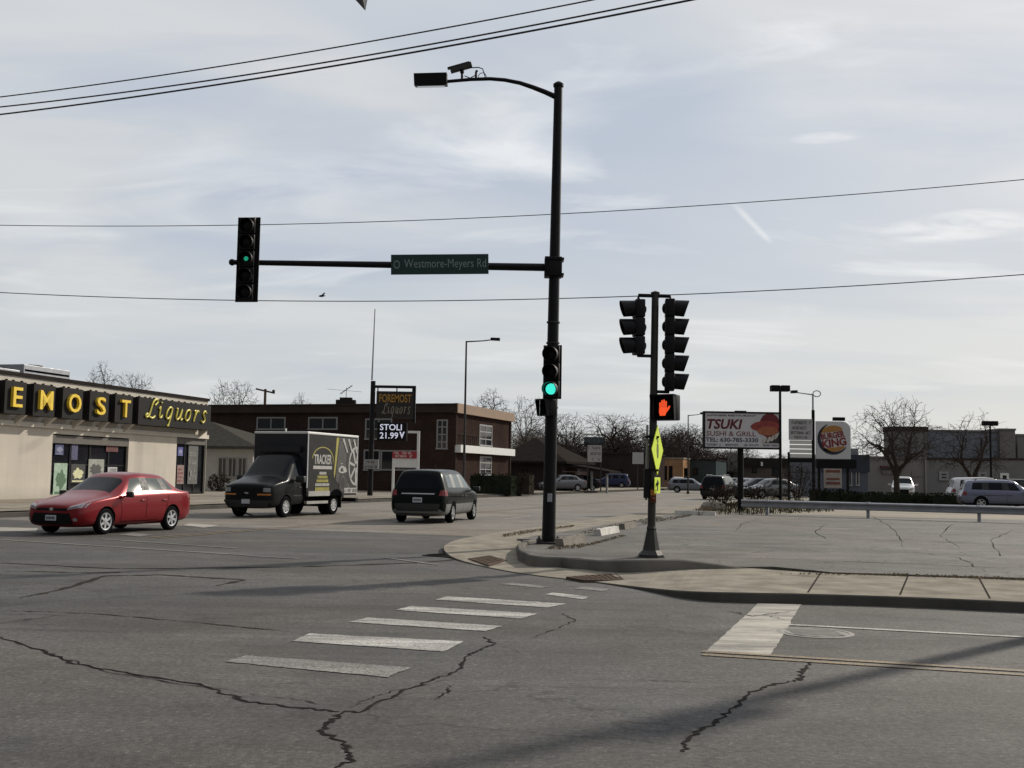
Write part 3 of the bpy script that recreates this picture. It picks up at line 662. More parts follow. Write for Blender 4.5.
t = thing('pedestrian_button', 'rusty push button box low on the short signal pole', 'push button', AT(653, 503, Yq - .09))
mb = MB(); mb.box(-.055, .055, -.03, .03, 0, .26, bev=.01); mb.build('housing', M_rust, t); mb = MB(); mb.lathe([(.03, 0), (.03, .02), (.02, .03)], 12, Matrix.Translation((0, -.03, .08)) @ Matrix.Rotation(R(90), 4, 'X')); mb.build('button', M_red, t)
mb = MB(); mb.box(-.045, .045, -.034, -.03, .14, .235); mb.build('plate', M_amber, t)
# yellow diamond and plaque, seen almost edge on
c = AT(657.2, 475, Yq); hh = AT(657.2, 425, Yq).z - c.z
t = thing('warning_sign', 'fluorescent yellow diamond warning sign turned nearly edge on', 'road sign', c, R(69.5)); s_ = hh / 2
mb = MB(); mb.prism([(-s_, -.006, s_), (0, -.006, 0), (s_, -.006, s_), (0, -.006, hh)], (0, .012, 0)); mb.build('sign_panel', M_fluo, t)
mb = MB(); 
mb.prism([(-.03, -.0075, hh * .34), (.05, -.0075, hh * .34), (.07, -.0075, hh * .5), (.05, -.0075, hh * .62), (-.06, -.0075, hh * .62), (-.08, -.0075, hh * .48)], (0, -.004, 0)); mb.ball(Vector((0, -.008, hh * .68)), .05, 6, (1, .1, 1))
mb.build('symbol', mat('faded_symbol', (.12, .15, .02), .7), t)
c = AT(657.2, 493.5, Yq); hh = AT(657.2, 477.5, Yq).z - c.z
t = thing('sign_plaque', 'small yellow plaque with a black arrow below the yellow diamond sign', 'road sign', c, R(67)); mb = MB(); mb.box(-.19, .19, -.006, .006, 0, hh, bev=.004); mb.build('sign_panel', M_fluo, t)
mb = MB(); mb.prism([(-.03, -.007, .05), (.03, -.007, .05), (.03, -.007, hh * .6), (.1, -.007, hh * .6), (0, -.007, hh * .88), (-.1, -.007, hh * .6), (-.03, -.007, hh * .6)], (0, -.004, 0)); mb.build('arrow', M_txtk, t)

# ---------------------------------------------------------------- wires, off-frame utility pole, bird
M_wire = mat('cable_black', (.02, .02, .022), .6, 0, .1, 3)
def wire(label, p0, p1, r, ext=(30, 30), sag=.0):
    d = (p1 - p0).normalized(); a = p0 - d * ext[0]; b = p1 + d * ext[1]; pts = [a.lerp(b, k / 40) - Vector((0, 0, sag * 4 * (k / 40) * (1 - k / 40))) for k in range(41)]
    tag(MB().tube(pts, r, 6).build('overhead_wire', M_wire, None, 40), label, 'wire', 'overhead wires')
def wire3(label, A_, M_, B_, r, ext):
    """a hanging wire through three points, carried on past both ends along its own curve"""
    pts = []
    for k in range(81):
        t_ = -ext[0] + (1 + ext[0] + ext[1]) * k / 80; tm = (M_ - A_).length / (B_ - A_).length
        pts.append(A_ * ((t_ - tm) * (t_ - 1) / tm) + M_ * (t_ * (t_ - 1) / (tm * (tm - 1))) + B_ * (t_ * (t_ - tm) / (1 - tm)))
    tag(MB().tube(pts, r, 6).build('overhead_wire', M_wire, None, 40), label, 'wire', 'overhead wires')
for p_, z, r, lab in (((97, 15.5, 592), 9.1, .012, 'uppermost of three overhead cables across the upper left sky'), ((107, 29.3, 661), 9.0, .014, 'middle of three overhead cables across the upper left sky'), ((114.5, 34.5, 691), 8.7, .016, 'lowest and thickest of three overhead cables across the upper left sky')):
    a = G(0, p_[0], z); b = G(p_[2], 0, z); u = 512 / p_[2]; Ym = 1 / ((1 - u) / a.y + u / b.y); wire3(lab, a, AT(512, p_[1], Ym), b, r, (1.3, .55))
def mid(a, b): return 1 / (.5 / a + .5 / b)
wire3('thin overhead wire crossing the sky above the street name sign', AT(0, 225.2, 38.5), AT(512, 216.3, mid(38.5, 31.5)), AT(1024, 179.5, 31.5), .013, (.7, .5))
wire3('thin overhead wire crossing the sky below the mast arm', AT(0, 292.5, 45), AT(512, 299.6, mid(45, 38)), AT(1024, 274.5, 38), .018, (.7, .5))
# lamp whose pole stands behind the camera; one corner of its head dips into the view
tp = AT(362.8, 6.8, 8.0); t = thing('street_lamp', 'dark lamp head corner hanging into the top edge of the sky', 'street lamp', (tp.x - 1.6, -1.2, 0)); o_ = t.location; v = tp - o_
MB().tube([(0, 0, 0), (0, 0, v.z + .5)], [.11, .08], 12).build('pole', M_black, t, 40)
MB().tube([(0, 0, v.z + .4), (v.x * .3, v.y * .35, v.z + .75), (v.x - .25, v.y - .1, v.z + .4)], .04, 8).build('arm', M_black, t, 40)
hd = MB().prism([(v.x - .30, v.y - .14, v.z + .34), (v.x, v.y - .02, v.z + .05), (v.x + .03, v.y - .02, v.z + .24), (v.x - .26, v.y - .14, v.z + .5)], (.0, .16, -.02)); hd = hd.build('lamp_head', M_black, t)
MB().prism([(v.x - .04, v.y - .032, v.z + .12), (v.x - .005, v.y - .028, v.z + .08), (v.x + .012, v.y - .028, v.z + .22), (v.x - .02, v.y - .032, v.z + .24)], (0, -.004, 0)).build('lamp_glass', M_galv, hd)
up = Vector((8.45, 14.35, .0)); t = thing('utility_pole', 'wooden utility pole with crossarm and transformer on the sidewalk', 'utility pole', up)
M_wood = mat('weathered_wood', (.10, .075, .055), .9, 0, .3, 2, .4, 20)
MB().tube([(0, 0, -.2), (0, 0, 11.2)], [.14, .10], 14).build('pole', M_wood, t, 40)
MB().box(-.06, .06, -1.2, 1.2, 10.2, 10.34, Matrix.Rotation(R(-18), 4, 'Z')).build('crossarm', M_wood, t)
MB().lathe([(.02, 5.5), (.18, 5.52), (.18, 6.2), (.12, 6.28), (.02, 6.3)], 16, Matrix.Translation((.31, 0, 0))).build('transformer', M_galv, t, 40)
b = AT(322, 296, 60); mb = MB(); mb.lathe([(.005, -.2), (.05, -.1), (.06, .02), (.03, .14), (.005, .2)], 8, Matrix.Rotation(R(80), 4, 'Y')); 
mb.prism([(-.06, .02, .02), (.06, .02, .02), (.05, .5, .12), (-.03, .52, .12)], (0, 0, .012)); mb.prism([(-.06, -.02, .02), (.06, -.02, .02), (.05, -.5, .10), (-.03, -.52, .10)], (0, 0, .012))
o = mb.build('bird', M_blackm, None, 40, b, R(25)); tag(o, 'tiny dark bird gliding in the sky below the mast arm', 'bird')

# ---------------------------------------------------------------- street lamps
def lamp_arm(px_base, px_top, Y, px_tip, label, r=.08, m_=None, z0=.15, curl=False):
    b = AT(*px_base, Y); b = Vector((b.x, Y, z0)); T = AT(*px_top, Y); tip = AT(*px_tip, Y); h = T.z - z0; dx = tip.x - b.x; m_ = m_ or M_galvp
    t = thing('street_lamp', label, 'street lamp', b)
    MB().tube([(0, 0, 0), (0, 0, h)], [r, r * .6], 10).build('pole', m_, t, 40); MB().lathe([(r * 2, 0), (r * 2, .03), (r * 1.3, .25)], 10).build('base', m_, t, 40)
    mb = MB(); sg = 1 if dx > 0 else -1
    mb.tube([(0, 0, h - .05), (dx * .5, 0, h + .03), (dx * .78, 0, tip.z - z0 + .02)], [r * .5, r * .4, r * .4], 8)
    if curl: mb.tube([(-sg * .02, 0, h - .1)] + [(-sg * (.26 - .26 * math.cos(k * .7)), 0, h + .02 + .2 * math.sin(k * .7)) for k in range(10)], r * .4, 6)
    mb.build('arm', m_, t, 40)
    mb = MB(); x0 = dx * .72; mb.prism([(x0, -.16, tip.z - z0 - .03), (dx, -.2, tip.z - z0 - .05), (dx, .2, tip.z - z0 - .05), (x0, .16, tip.z - z0 - .03)], (0, 0, .18)); mb.build('lamp_head', M_black, t)
    return t
lamp_arm((463.5, 489), (466, 341), 76, (500, 340), 'tall street lamp with arm reaching right before the brick building', .10)
lamp_arm((688, 488), (688, 415), 100, (705, 414), 'thin far street lamp whose arm ends behind the restaurant sign', .08)
lamp_arm((813.5, 496), (816.5, 394), 72, (791, 392.5), 'pale street lamp with a curl behind the letter board', .09, M_galv, curl=True)
def lamp_double(px_base, px_top, Y, label, w_=1.0, r=.08, z0=.16):
    b = AT(*px_base, Y); b = Vector((b.x, Y, z0)); h = AT(*px_top, Y).z - z0
    t = thing('lot_lamp', label, 'parking lot lamp', b); MB().tube([(0, 0, 0), (0, 0, h)], [r, r * .8], 8).build('pole', M_blackm, t, 40); MB().lathe([(r * 2.2, 0), (r * 2.2, .4)], 10).build('base', M_concd, t, 40)
    for s in (-1, 1):
        MB().box(min(s * .04, s * w_ * .5), max(s * .04, s * w_ * .5), -.2, .25, h - .02, h + w_ * .3, Matrix.Rotation(0, 4, 'X'), .02).build('lamp_head', M_blackm, t)
    return t
lamp_double((780.5, 503), (780.5, 391), 56, 'black twin headed parking lot lamp right of the restaurant sign', .95)
lamp_double((991.5, 498), (995, 425.5), 76, 'dark twin headed lot lamp in front of the grey building', 1.0)
# ---------------------------------------------------------------- liquor store
M_beige = streaked('beige_painted_block', (.57, .525, .455))
M_beige2 = mat('pale_trim_paint', (.62, .58, .51), .8, 0, .08, 2)
M_sgn = mat('dark_grey_sign_panel', (.018, .017, .017), .6, 0, .12, 1.5, spec=.12)
M_yell = mat('yellow_channel_letter', (.80, .56, .04), .5, 0, .1, 4)
M_yscr = mat('yellow_script_letter', (.72, .62, .10), .5, 0, .1, 4)
M_roofd = mat('dark_roof_edge', (.035, .03, .028), .8, 0, .2, 2)
F1 = Frame((-22.15, 47.5), (4.35, 17.0)); L1 = 17.5; Z0 = .2; TOP = 5.72; SX0 = -9.0
st = thing('liquor_store', 'beige single storey liquor store with dark sign boxes along its front', 'store', (F1.P.x, F1.P.y, 0), F1.ang)
wa, wz = F1.px(53, 433); wb, _ = F1.px(129, 440); da, _ = F1.px(177, 440); db, _ = F1.px(206.5, 440)
zdoor = F1.px(190, 437)[1]; zwin = F1.px(90, 436)[1]
def z_at(x, y): return F1.px(x, y)[1]
OPS = [(wa, wb, Z0 + .15, zwin), (da, db, Z0 + .02, zdoor), (-6.5, -3.5, Z0 + .15, zwin)]
mb = MB(); holes(mb, SX0, L1, 0, TOP - .1, 0, .35, OPS); mb.box(SX0, SX0 + .3, .35, 14, 0, TOP - .1); mb.box(L1 - .3, L1, .35, 14, 0, TOP - .1); mb.box(SX0, L1, 14, 14.3, 0, TOP - .1); mb.build('wall', M_beige, st)
mb = MB(); mb.box(SX0, L1, .1, 14.2, TOP - .45, TOP - .3); mb.build('roof', M_roofd, st)
mb = MB(); mb.box(SX0 - .06, L1 + .06, -.08, .42, TOP - .1, TOP + .06); mb.build('roof_edge', M_roofd, st)
zs0 = z_at(150, 426.5); zs1 = z_at(150, 398.8); zl = z_at(150, 431)
mb = MB(); mb.box(SX0, L1, -.14, -.002, zl - .22, zl - .0); mb.build('ledge', M_beige2, st)
SIGN_D = .8
def su(x): return F1.px(x, 410, -SIGN_D)[0]
zs0 = F1.px(150, 425.3, -SIGN_D)[1]; zs1 = F1.px(150, 398.3, -SIGN_D)[1]
pan = [('E', 4, 25.5), ('M', 33, 54.5), ('O', 62.3, 82.5), ('S', 89.5, 108.5), ('T', 115, 132.5)]
pitch = su(33) - su(4); pw = su(25.5) - su(4)
plist = [(ch, su(a), su(b)) for ch, a, b in pan]
for k, ch in enumerate('ROF'): s0 = su(4) - pitch * (k + 1); plist.append((ch, s0, s0 + pw))
zc = (zs0 + zs1) / 2; hs = zs1 - zs0
for ch, s0, s1 in plist:
    pn = MB().box(s0, s1, -SIGN_D, -.01, zs0, zs1).build('letter_box', M_sgn, st)
    mb = MB(); put_text(mb, ch, ((s0 + s1) / 2, -SIGN_D - .07, zc + .02), (s1 - s0) * dict(E=.44, M=.60, O=.62, S=.46, T=.50, R=.5, F=.44)[ch], hs * .61, bold=.010, depth=.14); mb.build('letter', M_yell, pn)
s0, s1 = su(138.5), su(211); pn = MB().box(s0, s1, -SIGN_D, -.01, zs0, zs1).build('sign_board', M_sgn, st)
def script_word(mb, x0, x1, z0, z1, y, r, depth=.03):
    """flowing one-line script: each letter a smooth stroke in a unit box, slanted"""
    let = [[[(.75, .80), (.95, 1.05), (.75, 1.2), (.5, 1.0), (.42, .6), (.35, .15), (.15, -.02), (.0, .08), (.15, .2), (.4, .02), (.75, -.05), (.95, .1)]],
           [[(.1, .6), (.3, .75), (.3, .35), (.35, .05), (.6, .05), (.75, .2)], [(.38, .98), (.42, 1.06)]],
           [[(.75, .68), (.45, .78), (.15, .5), (.15, .12), (.4, .0), (.68, .25), (.78, .7), (.72, .1), (.6, -.45), (.45, -.4)]],
           [[(.1, .72), (.22, .7), (.2, .2), (.35, .0), (.62, .2), (.78, .72), (.74, .2), (.85, .0), (1., .1)]],
           [[(.55, .75), (.2, .62), (.12, .2), (.4, -.02), (.72, .2), (.75, .6), (.5, .76)]],
           [[(.1, .7), (.3, .72), (.28, .35), (.2, -.02), (.3, .4), (.55, .74), (.8, .66)]],
           [[(.78, .65), (.5, .78), (.28, .6), (.5, .38), (.68, .18), (.45, -.04), (.12, .08)]]]
    n = len(let); wd = [1.25, .8, 1.05, 1.1, 1.0, .95, .95]; tot = sum(wd); x = x0; H = (z1 - z0)
    for L_, w_ in zip(let, wd):
        W_ = (x1 - x0) * w_ / tot
        for stk in L_:
            P = []
            for i in range(len(stk) - 1):
                p0 = stk[max(i - 1, 0)]; p1 = stk[i]; p2 = stk[i + 1]; p3 = stk[min(i + 2, len(stk) - 1)]
                for k in range(4):
                    t_ = k / 4; q = [.5 * (2 * b_ + (c_ - a_) * t_ + (2 * a_ - 5 * b_ + 4 * c_ - d_) * t_ ** 2 + (3 * b_ - a_ - 3 * c_ + d_) * t_ ** 3) for a_, b_, c_, d_ in zip(p0, p1, p2, p3)]; P.append(q)
            P.append(list(stk[-1])); mb.tube([(x + (q[0] * .8 + q[1] * .22) * W_, y, z0 + (q[1] * .68 + .28) * H) for q in P], r, 6)
        x += W_
mb = MB(); script_word(mb, s0 + (s1 - s0) * .08, s0 + (s1 - s0) * .95, zs0 + .1, zs1 - .12, -SIGN_D - .04, .05); mb.build('lettering', M_yscr, pn, 50)
# brackets below the boxes
for s in [p[1] - (pitch - pw) * .5 for p in plist] + [su(138) - .1, su(210)]:
    MB().prism([(s - .08, -.145, zs0 - .42), (s - .08, -.145, zs0 - .005), (s - .08, -SIGN_D + .12, zs0 - .005)], (.16, 0, 0)).build('sign_bracket', M_beige2, st)
rd = random.Random(3)
for ch, a, b in plist + [('', s0, s1)]:
    k = a + .2; pr_ = [(a + .03, -SIGN_D + .1, zs1 + .002), (a + .03, -SIGN_D + .1, zs1 + .02)]
    while k < b - .1: pr_ += [(k, -SIGN_D + .1, zs1 + .02), (k, -SIGN_D + .1, zs1 + .075), (k + .06, -SIGN_D + .1, zs1 + .075), (k + .06, -SIGN_D + .1, zs1 + .02)]; k += rd.uniform(.35, .7)
    MB().prism(pr_ + [(b - .03, -SIGN_D + .1, zs1 + .02), (b - .03, -SIGN_D + .1, zs1 + .002)], (0, .1, 0)).build('sign_light', M_blackm, st)
# big shop window
def shopfront(a, b, zt, ndiv, zb=Z0 + .15, name='shop_window', door=False):
    mb = MB(); mb.box(a + .002, b - .002, .02, .30, zt - .42, zt - .06); sh = mb.build('shutter_box', mat('shutter_grey', (.11, .10, .09), .6, .2, .15, 3), st)
    f = MB(); y0, y1 = .12, .2; f.box(a + .001, b - .001, y0, y1, zb, zb + .1); f.box(a + .001, a + .1, y0, y1, zb + .1, zt - .42); f.box(b - .1, b - .001, y0, y1, zb + .1, zt - .42)
    for k in range(1, ndiv): x = a + (b - a) * k / ndiv; f.box(x - .05, x + .05, y0, y1, zb + .1, zt - .42)
    if not door: f.box(a + .1, b - .1, y0 + .01, y1 - .01, zb + (zt - zb) * .5 - .03, zb + (zt - zb) * .5 + .03)
    o = f.build(name, M_black, st); MB().box(a + .05, b - .05, .16, .175, zb + .05, zt - .42).build('pane', M_winglass, o)
    if door: mb = MB(); mb.box(a + (b - a) * .52, a + (b - a) * .55, .06, .12, zb + 1.0, zb + 1.3); mb.build('handle', M_alu, o)
    return o
shopfront(wa, wb, zwin, 4); shopfront(-6.5, -3.5, zwin, 3); shopfront(da, db, zdoor, 3, Z0 + .06, 'shop_door', True)
# posters behind/at the panes
def poster(x0, y0, x1, y1, label, c1, c2, k):
    a, z1 = F1.px(x0, y0, .1); b, z0 = F1.px(x1, y1, .1); w_ = b - a; h = z1 - z0; P = F1.W((a + b) / 2, .105, z0)
    t = thing('window_poster', label, 'poster', P, F1.ang); MB().box(-w_ / 2, w_ / 2, 0, .012, 0, h).build('sheet', mat('poster_paper_%s' % k, c1, .6, 0, .45, 5), t)
    mb = MB(); rd = random.Random(k)
    if k % 2:
        mb.prism([(w_ * (.04 * math.sin(k) + .36 * math.cos(R(a)) * (1 + .22 * math.sin(a * 3 + k))), -.004, h * (.5 + .27 * math.sin(R(a)) * (1 + .25 * math.cos(a * 2 + k)))) for a in range(0, 360, 18)], (0, .003, 0)); mb.box(-w_ * .4, w_ * .4, -.004, -.001, h * .06, h * .14)
    else:
        for j in range(4): glyphs(mb, -w_ * .4, w_ * .4, h * (.12 + .2 * j), h * (.22 + .2 * j), -.007, k * 9 + j)
    mb.build('print', mat('poster_ink_%s' % k, c2, .6, 0, .3, 8), t)
poster(54.5, 463, 66, 496, 'pale green poster low in the left end of the shop window', (.32, .44, .34), (.07, .15, .08), 1)
poster(71.5, 464, 84.5, 483, 'dark poster with a white and yellow badge in the shop window', (.03, .03, .03), (.62, .60, .36), 3)
poster(89, 459, 103.5, 480, 'grey and white poster in the middle of the shop window', (.30, .31, .27), (.06, .06, .06), 5)
poster(72, 444, 77.5, 460, 'narrow dark blue poster high in the shop window', (.06, .06, .14), (.2, .2, .3), 2)
poster(106.5, 445, 118, 452, 'red sign high on the right side of the shop window', (.13, .03, .03), (.25, .15, .14), 4)
poster(55.5, 444, 63.5, 455, 'blue and white sign in the top left of the shop window', (.04, .05, .14), (.2, .22, .32), 7)
poster(108, 467, 117, 476, 'small white notice low on the right side of the shop window', (.45, .45, .45), (.1, .1, .1), 6)
poster(178, 447, 183, 456, 'blue neon sign at the top of the shop door', (.05, .06, .25), (.25, .25, .42), 9)
poster(177.5, 465, 183.5, 484, 'red and white notice low on the shop door', (.24, .16, .15), (.3, .06, .06), 8)
poster(189, 445, 197, 484, 'tall grey collage of notices on the shop door', (.10, .10, .095), (.3, .3, .28), 10)
# roof units
def hvac(x0, y0, x1, y1, off, label, dpt):
    a, z1 = F1.px(x0, y0, off); b, _ = F1.px(x1, y1, off); zr = TOP - .3; P = F1.W((a + b) / 2, off + dpt / 2, zr); w_ = b - a; h = z1 - zr
    t = thing('rooftop_unit', label, 'air conditioner', P, F1.ang); mb = MB(); mb.box(-w_ / 2, w_ / 2, -dpt / 2, dpt / 2, .1, h, bev=.03); mb.box(-w_ / 2 + .1, w_ / 2 - .1, -dpt / 2 + .1, dpt / 2 - .1, 0, .1); mb.build('cabinet', M_galv, t)
    mb = MB()
    for k in range(5): mb.box(-w_ / 2 + .1, w_ / 2 - .1, -dpt / 2 - .015, -dpt / 2 - .002, h * (.2 + k * .14), h * (.27 + k * .14))
    mb.build('louvre', M_dark, t); mb = MB(); mb.lathe([(min(w_, dpt) * .3, h), (min(w_, dpt) * .3, h + .12)], 16); mb.build('fan_guard', M_dark, t)
hvac(-25, 364, 20, 375, 4, 'grey air conditioner at the left end of the store roof', 2.2)
hvac(24, 364, 70, 378, 5, 'larger grey air conditioner with a pale side on the store roof', 2.4)
mb = MB(); mb.lathe([(.06, 0), (.06, .5), (.1, .5), (.1, .6)], 8); tag(mb.build('roof_vent', M_galv, None, 40, F1.W(*[F1.px(190, 396, 2)[0], 2, TOP - .3])), 'small vent pipe on the store roof near its right end', 'vent')

# ---------------------------------------------------------------- small white house with grey roof (between store and brick block)
M_shing = mat('grey_shingle', (.068, .066, .058), .9, 0, .2, 3, .4, 25)
M_siding = mat('white_siding', (.42, .41, .39), .8, 0, .1, 2)
F2 = Frame(AT(245, 490, 76).xy - Vector((10, -3.0)), (10, -2.4)); hw = (AT(248, 490, 76).xy - F2.P.xy).length
hs_ = thing('cottage', 'low white cottage with grey hipped roof beside the liquor store', 'house', (F2.P.x, F2.P.y, 0), F2.ang)
ze = AT(230, 446, 76).z; a, b, zb_, zt_ = F2.rect(218, 457, 247, 478)
mb = MB(); mb.box(0, hw, 0, 8, 0, ze); mb.build('wall', M_siding, hs_)
mb = MB(); ov = .5; zr = ze + 1.9
B4 = [Vector((-ov, -ov, ze)), Vector((hw + ov, -ov, ze)), Vector((hw + ov, 8 + ov, ze)), Vector((-ov, 8 + ov, ze))]; rA = Vector((3.5, 4, zr)); rB = Vector((hw - 5.4, 4, zr))
for q in ((B4[0], B4[1], rB, rA), (B4[1], B4[2], rB), (B4[2], B4[3], rA, rB), (B4[3], B4[0], rA)): mb.quad(list(q))
mb.prism([p - Vector((0, 0, .18)) for p in B4], (0, 0, .175)); mb.build('roof', M_shing, hs_)
for k in range(3): window(hs_, a + (b - a) * k / 3 + .03, a + (b - a) * (k + 1) / 3 - .03, zb_, zt_, M_whitef, M_winglass, 2, 1, .09)

# ---------------------------------------------------------------- two storey brick block
M_brick = brick('dark_red_brick', (.054, .033, .028), (.040, .025, .022), (.045, .037, .033), 1.2)
M_copper = mat('copper_brown_fascia', (.25, .165, .11), .7, .1, .12, 1.5)
M_fasc = mat('dark_brown_fascia', (.055, .042, .037), .8, 0, .15, 1)
Cb = AT(453.5, 490, 85); F3 = Frame((Cb.x - DB.x * 26, Cb.y - DB.y * 26), DB); F3s = Frame((Cb.x, Cb.y), DA); ZT = 7.05
bk = thing('brick_building', 'two storey dark brick block with a copper coloured roof band', 'building', (F3.P.x, F3.P.y, 0), F3.ang); W3 = 26; D3 = F3s.px(510, 450)[0]
mb = MB(); mb.box(0, W3, 0, D3, 0, ZT - .7); mb.build('wall', M_brick, bk)
mb = MB(); mb.box(-.3, W3 + .25, -.25, -.003, ZT - .7, ZT - .1); mb.box(-.3, W3 + .25, -.32, .1, ZT - .1, ZT); fa = mb.build('fascia', M_fasc, bk)
mb = MB(); mb.box(W3 + .003, W3 + .3, -.2, D3 + .3, ZT - .72, ZT + .02); mb.build('fascia', M_copper, bk)
mb = MB(); mb.box(-.2, W3, 0, D3, ZT - .7, ZT - .15); mb.build('roof', M_roofd, bk)
mb = MB(); zA = F3s.px(480, 454)[1]; zB = F3s.px(480, 446.8)[1]; mb.box(W3 + .003, W3 + .5, .1, D3 - .05, zA, zB); mb.build('white_band', M_white, bk)
for y in (.02, D3 - .25): MB().box(W3 + .004, W3 + .12, y, y + .22, 0, zA - .003).build('corner_trim', M_fasc, bk); MB().box(W3 + .004, W3 + .12, y, y + .22, zB + .003, ZT - .73).build('corner_trim', M_fasc, bk)
for x0, y0, x1, y1, nx, nz in ((257, 417, 285.5, 430, 2, 1), (308.5, 417, 337.5, 430, 2, 1), (365.5, 418.5, 392, 440, 2, 2), (364, 449.5, 380, 471, 1, 1), (381, 450, 417, 471, 2, 1), (437, 419.5, 447.5, 449.5, 2, 4)):
    a, b, c_, d_ = F3.rect(x0, y0, x1, y1); window(bk, a, b, c_, d_, M_whitef, M_winglass, nx, nz, .12)
for x0, y0, x1, y1, nx, nz in ((479.3, 424, 491.5, 447, 2, 3), (479.5, 456, 491, 476, 2, 3)):
    a, b, c_, d_ = F3s.rect(x0, y0, x1, y1); 
    o = window(bk, a, b, c_, d_, M_whitef, M_winglass, nx, nz, .12)
    for w_ in (o,): w_.location = (W3, 0, 0); w_.rotation_euler = (0, 0, R(90))
mb = MB(); a, b, c_, d_ = F3s.rect(492, 424, 509, 447); 
a, b, c_, d_ = F3.rect(424, 425, 434, 428); mb = MB(); glyphs(mb, a, b, c_, d_, -.02, 5); mb.build('lettering', M_fasc, bk)
a, zz_ = F3s.px(455, 434); b, z2_ = F3s.px(478, 446); mb = MB()
for k in range(12): x = a + (b - a) * k / 12; mb.box(W3 + .01, W3 + .04, x, x + .08, z2_, zz_)
mb.box(W3 + .01, W3 + .05, a, b, zz_ + .002, zz_ + .12); mb.build('railing', M_fasc, bk)
# TV aerial and chimney on the brick roof
p = AT(346, 403, 92); t = thing('roof_aerial', 'spindly television aerial on a stub on the brick roof', 'aerial', p)
mb = MB(); mb.tube([(0, 0, -.4), (0, 0, 1.3)], .025, 6); mb.build('mast', M_galvp, t); mb = MB(); mb.tube([(-.5, 0, .75), (.5, 0, 1.5)], .03, 6)
for k in range(6): x = -.4 + k * .16; mb.tube([(x, -.5, .82 + k * .12), (x, .5, .82 + k * .12)], .02, 5)
mb.tube([(-1.6, 0, 1.15), (1.3, 0, .95)], .012, 5); mb.build('antenna', M_galvp, t)
mb = MB(); mb.box(-.8, .8, -.4, .4, -.6, .25); mb.box(-.5, .5, -.3, .3, .25, .45); mb.build('chimney_stub', M_roofd, t)

# ---------------------------------------------------------------- liquor pole sign
Ys = 68.0; M_orl = mat('orange_letter', (.42, .22, .035), .6, 0, .1, 5); M_dim = mat('dim_cream_letter', (.17, .16, .12), .6, 0, .1, 5)
M_led = emit_mat('led_white', (.80, .83, 1.0), .55)
b = AT(370, 491, Ys); b = Vector((b.x, Ys, .19)); t = thing('pole_sign', 'black pole sign with hanging orange lettered board and a message screen', 'sign', b)
def q(x, y): return AT(x, y, Ys) - b
zt = q(373, 381).z; mb = MB(); mb.tube([(0, 0, 0), (.02, 0, zt)], [.17, .15], 12); mb.build('pole', M_black, t, 40)
mb = MB(); a = q(372, 386.5); c_ = q(416, 386.5); mb.tube([(a.x, 0, a.z), (c_.x, 0, a.z)], .09, 8)
for x in (378, 397, 415): v = q(x, 387); mb.tube([(v.x, 0, a.z), (v.x, 0, a.z - .45)], .04, 6)
mb.box(c_.x - .22, c_.x, -.14, .14, q(414, 423).z, a.z); mb.build('hanger', M_black, t, 40)
a, z1, b_, z0 = q(376.5, 404).x, q(395, 391.5).z, q(414.5, 404).x, q(395, 418.5).z
pn = MB().box(a, b_ - .05, -.16, .16, z0, z1, bev=.02).build('sign_board', mat('black_sign_face', (.012, .011, .009), .5), t)
mb = MB(); put_text(mb, 'FOREMOST', ((a + b_) / 2, -.17, z0 + (z1 - z0) * .74), (b_ - a) * .84, (z1 - z0) * .30, bold=.01, depth=.02); mb.build('lettering', M_orl, pn)
mb = MB(); script_word(mb, a + (b_ - a) * .16, a + (b_ - a) * .92, z0 + .08, z0 + (z1 - z0) * .52, -.18, .035); mb.build('lettering', M_dim, pn, 50)
a, z1, b_, z0 = q(377.5, 432).x, q(392, 422.5).z, q(407, 432).x, q(392, 441).z
pn = MB().box(a, b_, -.15, .15, z0, z1, bev=.02).build('message_screen', M_blackm, t)
mb = MB(); put_text(mb, 'STOLI', (a + (b_ - a) * .46, -.157, z0 + (z1 - z0) * .74), (b_ - a) * .74, (z1 - z0) * .33, bold=.012, depth=.01); put_text(mb, '21.99', (a + (b_ - a) * .40, -.157, z0 + (z1 - z0) * .29), (b_ - a) * .62, (z1 - z0) * .34, bold=.012, depth=.01)
x_ = a + (b_ - a) * .84; zz_ = z0 + (z1 - z0) * .24; mb.prism([(x_ - .16, -.152, zz_ + .3), (x_, -.152, zz_ - .12), (x_ + .16, -.152, zz_ + .3), (x_ + .08, -.152, zz_ + .3), (x_, -.152, zz_ + .08), (x_ - .08, -.152, zz_ + .3)], (0, -.01, 0)); mb.build('lettering', M_led, pn)
v0 = q(372, 380); tp = q(375, 309); tag(MB().tube([b + v0, b + Vector((tp.x, 0, tp.z))], [.055, .03], 8).build('flagpole', M_galv, None, 40), 'bare thin grey flagpole rising above the pole sign', 'flagpole')
